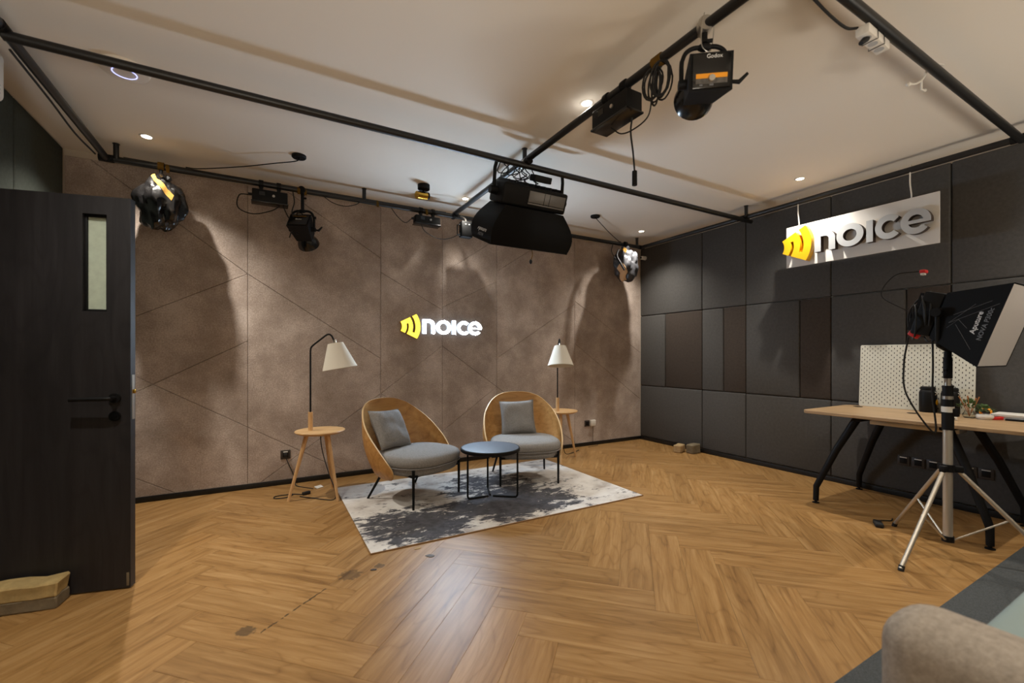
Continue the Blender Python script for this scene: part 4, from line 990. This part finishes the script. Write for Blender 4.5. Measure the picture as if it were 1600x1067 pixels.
spot_lamp((-3.11, -3.44, PZ + .02), R_(-37), R_(97), 'black spot lamp with an orange label strip hanging at top right', .10, 'steel')
spot_lamp((-4.62, -.28, PZ), R_(-25), R_(55), 'black spot lamp with tan strip hanging before the brown wall', .19, 'black', False)
tag(MB().tube(curve_pts([(-3.15, -3.47, PZ + .05), (-3.17, -3.47, PZ - .02), (-3.14, -3.45, PZ - .09), (-3.08, -3.45, PZ - .09), (-3.07, -3.46, PZ), (-3.09, -3.47, PZ + .06)], 6), .0022, 6).build('safety_wire', 'steel'), 'thin steel safety wire looped above the orange-labelled lamp', 'wire')

def control_box(loc, rz, label, w, d, h_, lip=True):
    t = thing('control_box', label, 'control box', loc, (0, 0, rz), 'black lamp control boxes on the pipes')     # hangs below its origin on the pipe axis (local x along the pipe)
    MB().box((0, 0, -.06 - h_ / 2), (w, d, h_), bev=.008).build('housing', 'black', t)
    MB().box((0, 0, -.06 - h_), (w + .012, d + .012, .012), bev=.003).build('base_rail', 'black_gloss', t)
    for s_ in (-1, 1):
        MB().box((s_ * w * .25, 0, -.045), (.03, .035, .06), bev=.004).build('bracket', 'black', t)
        MB().cyl((s_ * w * .25 - .018, 0, 0), (s_ * w * .25 + .018, 0, 0), .033, n=14).build('hook_clamp', 'black', t)
    MB().cyl((w * .1, -d / 2, -.06 - h_ * .45), (w * .1, -d / 2 - .008, -.06 - h_ * .45), .011, n=14).build('dial', 'steel', t)
    MB().box((-w * .22, -d / 2 - .001, -.06 - h_ * .35), (.045, .002, .035)).build('screen', 'black_gloss', t)
    MB().cyl((-w / 2, 0, -.06 - h_ * .4), (-w / 2 - .03, 0, -.06 - h_ * .4), .012, n=12).build('plug', 'rubber', t)
    return t
control_box((-4.885, -.28, PZ), 0, 'black control box clamped to the pipe left of the spot lamp', .28, .10, .11)
control_box((-3.42, -.28, PZ), 0, 'black control box clamped to the pipe left of the hanging softbox', .27, .10, .085)
control_box((-3.11, -2.84, PZ + .02), R_(-90), 'black control box under the pipe beside the cable coil', .30, .12, .115)
t = thing('power_block', 'small black power block with white tags below the pipe end', 'power block', (-3.02, -.40, 2.62))
MB().box((0, 0, 0), (.13, .09, .17), bev=.01).build('housing', 'black', t)
MB().tube([(-.07, 0, .05), (-.10, 0, .04), (-.10, 0, -.06), (-.07, 0, -.07)], .007, 8).build('handle', 'black', t)
for x in (-.02, .02): MB().box((x, -.046, .05), (.012, .003, .010)).build('white_tag', 'white_plastic', t)
MB().tube(curve_pts([(0, 0, .08), (.01, .04, .13), (-.02, .1, .172)], 5), .01).build('strap', 'steel', t)

cable('lamp_cable', 'black cable looped under the left control box on the pipe', [(-5.04, -.28, 2.68), (-5.12, -.29, 2.66), (-5.13, -.29, 2.55), (-5.02, -.29, 2.51), (-4.88, -.28, 2.56), (-4.80, -.28, 2.62)])
cable('lamp_cable', 'black cable running from left control box to the spot lamp', [(-4.78, -.30, 2.61), (-4.74, -.31, 2.52), (-4.69, -.31, 2.46), (-4.68, -.31, 2.40), (-4.66, -.31, 2.37)])
cable('lamp_cable', 'black cable dangling beside the spot lamp before the brown wall', [(-4.70, -.29, 2.76), (-4.69, -.31, 2.66), (-4.71, -.32, 2.56), (-4.68, -.32, 2.47), (-4.71, -.32, 2.40), (-4.73, -.32, 2.33)])
cable('lamp_cable', 'black cable sagging from the pipe right of the spot lamp', [(-4.45, -.29, 2.775), (-4.36, -.31, 2.715), (-4.25, -.31, 2.70), (-4.15, -.3, 2.735), (-4.10, -.28, 2.78)], .004)
cable('lamp_cable', 'black cable dropping to the second control box beside the softbox', [(-3.80, -.28, 2.77), (-3.74, -.31, 2.68), (-3.66, -.31, 2.63), (-3.585, -.285, 2.69)], .004)
cable('lamp_cable', 'black cable slung between second control box and power block', [(-3.50, -.33, 2.64), (-3.46, -.34, 2.56), (-3.32, -.35, 2.50), (-3.18, -.37, 2.52), (-3.05, -.40, 2.60)], .004)
t = thing('cable_coil', 'bundle of coiled black cable hanging from the pipe near the spot lamp', 'cable', (-3.11, -3.16, PZ + .02))
cc = MB(); rd = random.Random(21)
for i in range(10):
    a = rd.uniform(-.6, .6) + math.pi / 2; w = rd.uniform(.035, .07); l = rd.uniform(.075, .10); dx = V((math.cos(a) * .8, math.sin(a), 0)); o_ = V((rd.uniform(-.02, .02), rd.uniform(-.05, .05), -.02 - l))
    cc.tube([o_ + dx * (w * math.cos(2 * math.pi * j / 18)) + V((0, rd.uniform(-.002, .002), l * math.sin(2 * math.pi * j / 18))) for j in range(18)], .0048, 6, True)
cc.build('cable_loops', 'rubber', t)
MB().tube([(0, -.03, .0), (0, .03, .0)], .031, 12).build('cable_tie', 'tape', t)
t = thing('hanging_cable', 'black cable with a connector dangling below the control box', 'cable', (-3.11, -2.99, 2.24))
MB().tube(curve_pts([(0, .02, .36), (.0, .03, .28), (0, .012, .16), (0, 0, .045)], 8), .005).build('cord', 'rubber', t)
MB().cyl((0, 0, .05), (0, 0, -.03), .014, .0145, 14).build('connector', 'black', t)
cable('lamp_cable', 'black cable curling from the coil back to the control box', [(-3.11, -3.12, 2.66), (-3.10, -3.08, 2.56), (-3.11, -2.98, 2.53), (-3.11, -2.88, 2.55), (-3.11, -2.80, 2.62)], .004)
cable('lamp_cable', 'black mains cable crossing from the pipe to the white power strip', [(-3.10, -3.76, 2.80), (-3.02, -3.80, 2.80), (-2.88, -3.80, 2.78), (-2.76, -3.81, 2.745), (-2.63, -3.815, 2.735), (-2.56, -3.83, 2.75)], .006)

t = thing('power_strip', 'white power strip tied under the pipe at the top right', 'power strip', (-2.45, -3.845, 2.728), (0, 0, R_(2)))
MB().box((0, 0, 0), (.23, .055, .042), bev=.006).build('housing', 'white_plastic', t)
for x in (-.07, 0, .07): MB().cyl((x, .0, -.0205), (x, .0, -.0225), .019, n=18).build('socket', 'letter_grey', t)
MB().cyl((-.07, 0, -.022), (-.10, .01, -.05), .015, .010, 12).build('plug', 'rubber', t)
for x in (-.03, .04): MB().tube([(x, -.03, .02), (x, -.031, -.023), (x, .031, -.023), (x, .03, .02), (x, .0, .10), (x, -.03, .02)], .002, 6).build('cable_tie', 'rubber', t)
t = thing('pipe_hook', 'white plastic hook with knobbly ends clipped over the right pipe', 'hook', (-1.79, -3.87, PZ - .01))
MB().tube(curve_pts([(.02, -.028, .02), (0, 0, .031), (-.02, .028, .01), (-.03, .045, -.03), (-.07, .06, -.06), (-.13, .07, -.075)], 6), .006).tube([(-.035, .048, -.036), (.0, .06, -.07), (.03, .055, -.07)], .005).build('stem', 'white_plastic', t)
MB().sphere((-.135, .07, -.077), .012, 10, 6).sphere((-.115, .078, -.066), .010, 10, 6).sphere((.03, .055, -.07), .009, 10, 6).build('knob', 'white_plastic', t)

# ------------------------------------------------------------------ lamps wrapped in bags
def bag_radius(seed, sharp):
    def f(d):
        q = V((d.x * 1.7 + seed, d.y * 1.7, d.z * 1.4))
        a = abs(noise.noise(q)) ; b = abs(noise.noise(q * 2.3 + V((3, 1, 7)))); c = abs(noise.noise(q * 5 + V((9, 2, 1))))
        taper = 1 - .30 * max(0., d.z) ** 2 - .06 * max(0., -d.z) ** 2
        f1 = noise.voronoi(V((d.x * 1.25 + seed, d.y * 1.25, d.z * 1.1)))[0][0]; f2 = noise.voronoi(V((d.x * 4.2, d.y * 4.2 + seed, d.z * 3.1)))[0][0]
        return taper * (1.06 - .16 * a - .08 * b - .03 * c - .34 * f1 - .035 * f2)
    return f
def bagged_lamp(loc, r, seed, m, label, strip, tie):
    t = thing('bagged_lamp', label, 'lamp', loc, group='stage lamps wrapped in plastic bags')
    fn = bag_radius(seed, 1.)
    MB().sphere((0, 0, 0), r, 72, 50, fn).build('plastic_bag', m, t, 28)
    zt = r[2] * fn(V((0, 0, 1)))
    nk = MB()
    for i in range(5): nk.tube(curve_pts([(math.cos(i * 1.3) * .06, math.sin(i * 1.3) * .05, zt - .05), (math.cos(i * 1.3) * .03, math.sin(i * 1.3) * .03, zt + .01), (math.cos(i * 1.7) * .055, math.sin(i * 1.7) * .045, zt + .045)], 5), [.03] * 4 + [.018] * 3 + [.024] * 4, 7)
    nk.build('gathered_neck', m, t, 25)
    MB().cyl((0, 0, zt - .02), (0, 0, -loc[2] + PZ - .02), .012, n=10).build('hanging_rod', 'black', t)
    MB().cyl((-.02, 0, PZ - loc[2]), (.02, 0, PZ - loc[2]), .032, n=14).build('clamp_ring', 'black' if tie is None else tie, t)
    if strip:
        (a0, b0), (a1, b1), wd = strip; vs = []; fs = []; n_ = 14
        for i in range(n_ + 1):
            k = i / n_; a = R_(a0 + (a1 - a0) * k); b = R_(b0 + (b1 - b0) * k)
            tang = V((a1 - a0, b1 - b0, 0)).normalized(); px = (-tang.y * wd, tang.x * wd)
            for s_ in (-1, 0, 1):
                aa = a + R_(px[0]) * s_; bb = b + R_(px[1]) * s_; d = V((math.cos(aa) * math.cos(bb), math.sin(aa) * math.cos(bb), math.sin(bb)))
                q = fn(d) * 1.022; vs.append((d.x * r[0] * q, d.y * r[1] * q, d.z * r[2] * q))
        for i in range(n_):
            for j in range(2): fs.append([i * 3 + j, i * 3 + j + 1, (i + 1) * 3 + j + 1, (i + 1) * 3 + j])
        MB().add(vs, fs).build('tape_strip', 'tape', t, 60)
    return t
bagged_lamp((-5.66, -.30, 2.505), (.19, .185, .325), 2.4, 'bag', 'lamp wrapped in a shiny black bag with yellow tape, above the door edge', ((-118, 52), (-52, 2), 7), 'tape')
tb = bagged_lamp((-.60, -.31, 2.515), (.20, .20, .33), 8.1, 'foil', 'lamp wrapped in a silver foil bag in the far right corner', ((-150, 50), (-128, 36), 9), None)
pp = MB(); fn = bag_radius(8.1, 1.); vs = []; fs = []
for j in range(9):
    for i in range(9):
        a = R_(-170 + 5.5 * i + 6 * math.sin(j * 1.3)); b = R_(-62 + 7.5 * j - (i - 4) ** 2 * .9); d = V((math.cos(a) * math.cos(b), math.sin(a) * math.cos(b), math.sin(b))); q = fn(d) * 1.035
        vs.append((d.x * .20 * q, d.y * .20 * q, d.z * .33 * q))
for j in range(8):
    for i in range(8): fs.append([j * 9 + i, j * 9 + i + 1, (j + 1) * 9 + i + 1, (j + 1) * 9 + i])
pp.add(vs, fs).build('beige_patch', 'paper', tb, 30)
MB().tube(curve_pts([(-.17, -.05, .17), (-.21, -.06, .08), (-.185, -.1, -.02), (-.14, -.13, -.12)], 6), .012).build('black_strap', 'black', tb)
MB().tube(curve_pts([(-.20, .02, .27), (-.25, .0, .15), (-.2, -.02, .05)], 6), .005).build('cable', 'rubber', tb)

# ------------------------------------------------------------------ wall fittings, small things on the floor
t = thing('security_camera', 'small white camera high in the far right corner', 'camera', (0, -.10, 2.70))
MB().cyl((.0, 0, 0), (-.012, 0, 0), .03, n=18).build('wall_plate', 'white_plastic', t)
MB().box((-.05, .0, 0), (.075, .05, .05), bev=.012).cyl((-.012, 0, 0), (-.03, 0, 0), .012).build('body', 'white_plastic', t)
MB().cyl((-.088, 0, 0), (-.091, 0, 0), .015, n=14).build('lens', 'black_gloss', t)
t = thing('air_conditioner', 'white wall air conditioner at the extreme upper left', 'air conditioner', (XL + .02, -1.95, 2.52))
MB().box((.105, -.02, .165), (.19, .92, .26), bev=.035, seg=4).build('housing', 'white_plastic', t)
for i in range(3): MB().box((.196, -.02, .07 + i * .02), (.01, .8, .004)).build('louvre', 'letter_grey', t)
MB().box((.15, .4405, .24), (.04, .002, .05)).build('side_label', 'debris', t)

def socket(loc, rot, label, kind):
    t = thing('wall_socket', label, 'socket', loc, rot)        # local -y faces the room
    MB().box((0, -.004, 0), (.086, .008, .086), bev=.003).build('plate', 'socket', t)
    MB().box((0, -.009, 0), (.05, .002, .05), bev=.001).build('socket_face', 'black', t)
    if kind == 'lit': MB().box((0, -.0095, .028), (.05, .003, .008), bev=.001).build('white_strip', 'white_plastic', t)
    if kind == 'plug':
        MB().box((.0, -.022, -.004), (.034, .03, .036), bev=.006).build('plug', 'rubber', t)
        MB().box((0, -.0105, .026), (.038, .003, .012), bev=.001).build('white_strip', 'white_plastic', t)
    return t
s1 = socket((-4.751, 0, .29), (0, 0, 0), 'bronze wall socket with a black plug behind the left floor lamp', 'plug')
MB().tube(curve_pts([(0, -.03, -.02), (.03, -.05, -.10), (.07, -.07, -.2), (.08, -.09, -.27), (.10, -.15, -.285), (.22, -.3, -.286)], 8), .004).build('cord', 'rubber', s1)
s2 = socket((-1.021, 0, .31), (0, 0, 0), 'black wall socket right of the right floor lamp', 'none')
t = thing('plug_adapter', 'white square plug adapter beside the black wall socket', 'adapter', (-.928, 0, .312))
MB().box((0, -.016, 0), (.086, .032, .086), bev=.006).build('body', 'white_plastic', t)
MB().tube(curve_pts([(.0, -.02, -.04), (-.01, -.03, -.15), (-.005, -.03, -.27), (.05, -.06, -.306), (-.15, -.1, -.306)], 6), .0025).build('cord', 'rubber', t)
for i, (y, w) in enumerate(((-3.126, 'dark wall socket below the desk, farthest left of the row of five'), (-3.226, 'dark wall socket below the desk, second from the left of five'), (-3.324, 'dark wall socket below the desk, half hidden left of the stand pole'),
                            (-3.542, 'dark wall socket below the desk, beside the black desk leg'), (-3.636, 'dark wall socket below the desk, farthest right of the row of five'))):
    s = socket((-.0005, y, .325), (0, 0, R_(-90)), w, 'lit'); s['group'] = 'wall sockets below the desk'

def rough_block(name, size, m, parent, loc=(0, 0, 0), amp=.008, seed=0, z0=0.):
    bm = bmesh.new(); bmesh.ops.create_cube(bm, size=1.)
    for v in bm.verts: v.co = V((v.co.x * size[0], v.co.y * size[1], (v.co.z + .5) * size[2] + z0))
    bmesh.ops.bevel(bm, geom=bm.edges[:], offset=min(size) * .10, segments=1, affect='EDGES')
    bmesh.ops.subdivide_edges(bm, edges=bm.edges[:], cuts=3, use_grid_fill=True)
    for v in bm.verts:
        k = noise.noise_vector(V(v.co) * 14 + V((seed, seed * 2, 0))); k2 = noise.noise_vector(V(v.co) * 40 + V((seed, 0, 0)))
        dz = k * amp + k2 * amp * .35
        if v.co.z < z0 + .004: dz.z = 0
        v.co += dz
    mb = MB(); bm.verts.ensure_lookup_table(); bm.verts.index_update()
    mb.add([v.co.copy() for v in bm.verts], [[v.index for v in f.verts] for f in bm.faces]); bm.free()
    return mb.build(name, m, parent, 30, loc)
t = thing('stone_block', 'rough tan stone block propping the black door open', 'stone', (-5.972, -1.725, 0), (0, 0, R_(-9)))
rough_block('lower_layer', (.32, .115, .062), 'stone_low', t, amp=.006, seed=3)
rough_block('upper_layer', (.318, .118, .072), 'stone', t, amp=.009, seed=9, z0=.058)
for (x, y, rz, w, s_) in ((-.215, -.895, 20, 'pale brick on the floor by the padded wall, the left one', 1), (-.115, -1.03, 5, 'darker brick on the floor by the padded wall, the right one', 2)):
    t = thing('brick', w, 'brick', (x, y, 0), (0, 0, R_(rz)), 'loose bricks by the padded wall')
    rough_block('brick_body', (.17, .10, .095 + .02 * (s_ - 1)), 'brick' if s_ == 1 else 'stone_low', t, amp=.006, seed=s_)
t = thing('charger', 'black charger lying on the floor under the desk edge', 'charger', (-.99, -3.315, 0), (0, 0, R_(30)))
MB().box((0, 0, .015), (.11, .05, .03), bev=.008).build('body', 'rubber', t)
MB().tube(curve_pts([(.055, 0, .012), (.12, -.03, .006), (.16, -.10, .005), (.22, -.12, .005)], 6), .004).build('cord', 'rubber', t)
t = thing('cord_adapter', 'black in-line plug on the floor under the left floor lamp', 'plug', (-4.60, -.45, 0))
MB().box((0, 0, .014), (.07, .03, .028), rot=MX.Rotation(R_(25), 3, 'Z'), bev=.006).build('body', 'rubber', t)
MB().tube(curve_pts([(-.03, 0, .006), (-.12, .06, .005), (-.24, .06, .005), (-.25, .0, .005), (-.16, -.02, .005), (-.1, .05, .005)], 8), .004).build('cord', 'rubber', t)
tag(MB().box((0, 0, .005), (.07, .045, .008), bev=.002).build('paper_tag', 'white_plastic', None, 38, (-4.48, -.28, .003), (R_(14), 0, R_(30))), 'white paper tag on the floor below the left floor lamp', 'tag')
def scrap(name, loc, rz, w, h_, m, label, seed):
    rd = random.Random(seed); pl = [(math.cos(a) * w * rd.uniform(.7, 1.), math.sin(a) * h_ * rd.uniform(.7, 1.)) for a in [2 * math.pi * i / 9 for i in range(9)]]
    tag(MB().prism(pl, 0.0003, .003).build(name, m, None, 0, loc, (0, 0, R_(rz))), label, 'scrap')
scrap('tape_scrap', (-4.025, -2.165, 0), -40, .035, .022, 'debris', 'grey scrap of tape on the floor in front of the rug', 1)
scrap('tape_scrap', (-4.06, -2.02, 0), 20, .03, .018, 'brick', 'tan scrap of tape at the front edge of the rug', 2)
scrap('wood_chip', (-4.37, -2.175, 0), -20, .022, .012, 'socket', 'dark wood chip on the floor left of the tape scraps', 3)

# ------------------------------------------------------------------ sofa at the lower right
t = thing('sofa', 'taupe fabric sofa with a rounded arm at the lower right corner', 'sofa', (-3.49, -4.28, .0105))
def arm(x0):
    w = .225; pr = []
    def f(u, v):
        # profile across x (u) swept along y (v): rounded top, front edge rolled over
        a = u * 2 - 1
        return None
    mb = MB().box((x0 + w / 2, -.46, .305), (w, .92, .61), bev=.09, seg=7)
    return mb
arm(-.112).build('armrest', 'sofa_fabric', t, 60)
arm(2.0).build('armrest', 'sofa_fabric', t, 60)
MB().box((1.055, -.48, .20), (1.9, .84, .22), bev=.03, seg=3).build('seat_base', 'sofa_fabric', t, 60)
for x in (.59, 1.53): MB().box((x, -.45, .385), (.93, .76, .15), bev=.045, seg=4).build('seat_cushion', 'teal', t, 60)
MB().box((1.055, -.94, .46), (2.3, .22, .80), bev=.06, seg=4).build('backrest', 'sofa_fabric', t, 60)
for x, y in ((.0, -.06), (2.1, -.06), (.0, -.95), (2.1, -.95)): MB().cyl((x, y, 0), (x, y, .1), .02, .025, 12).build('leg', 'black', t)
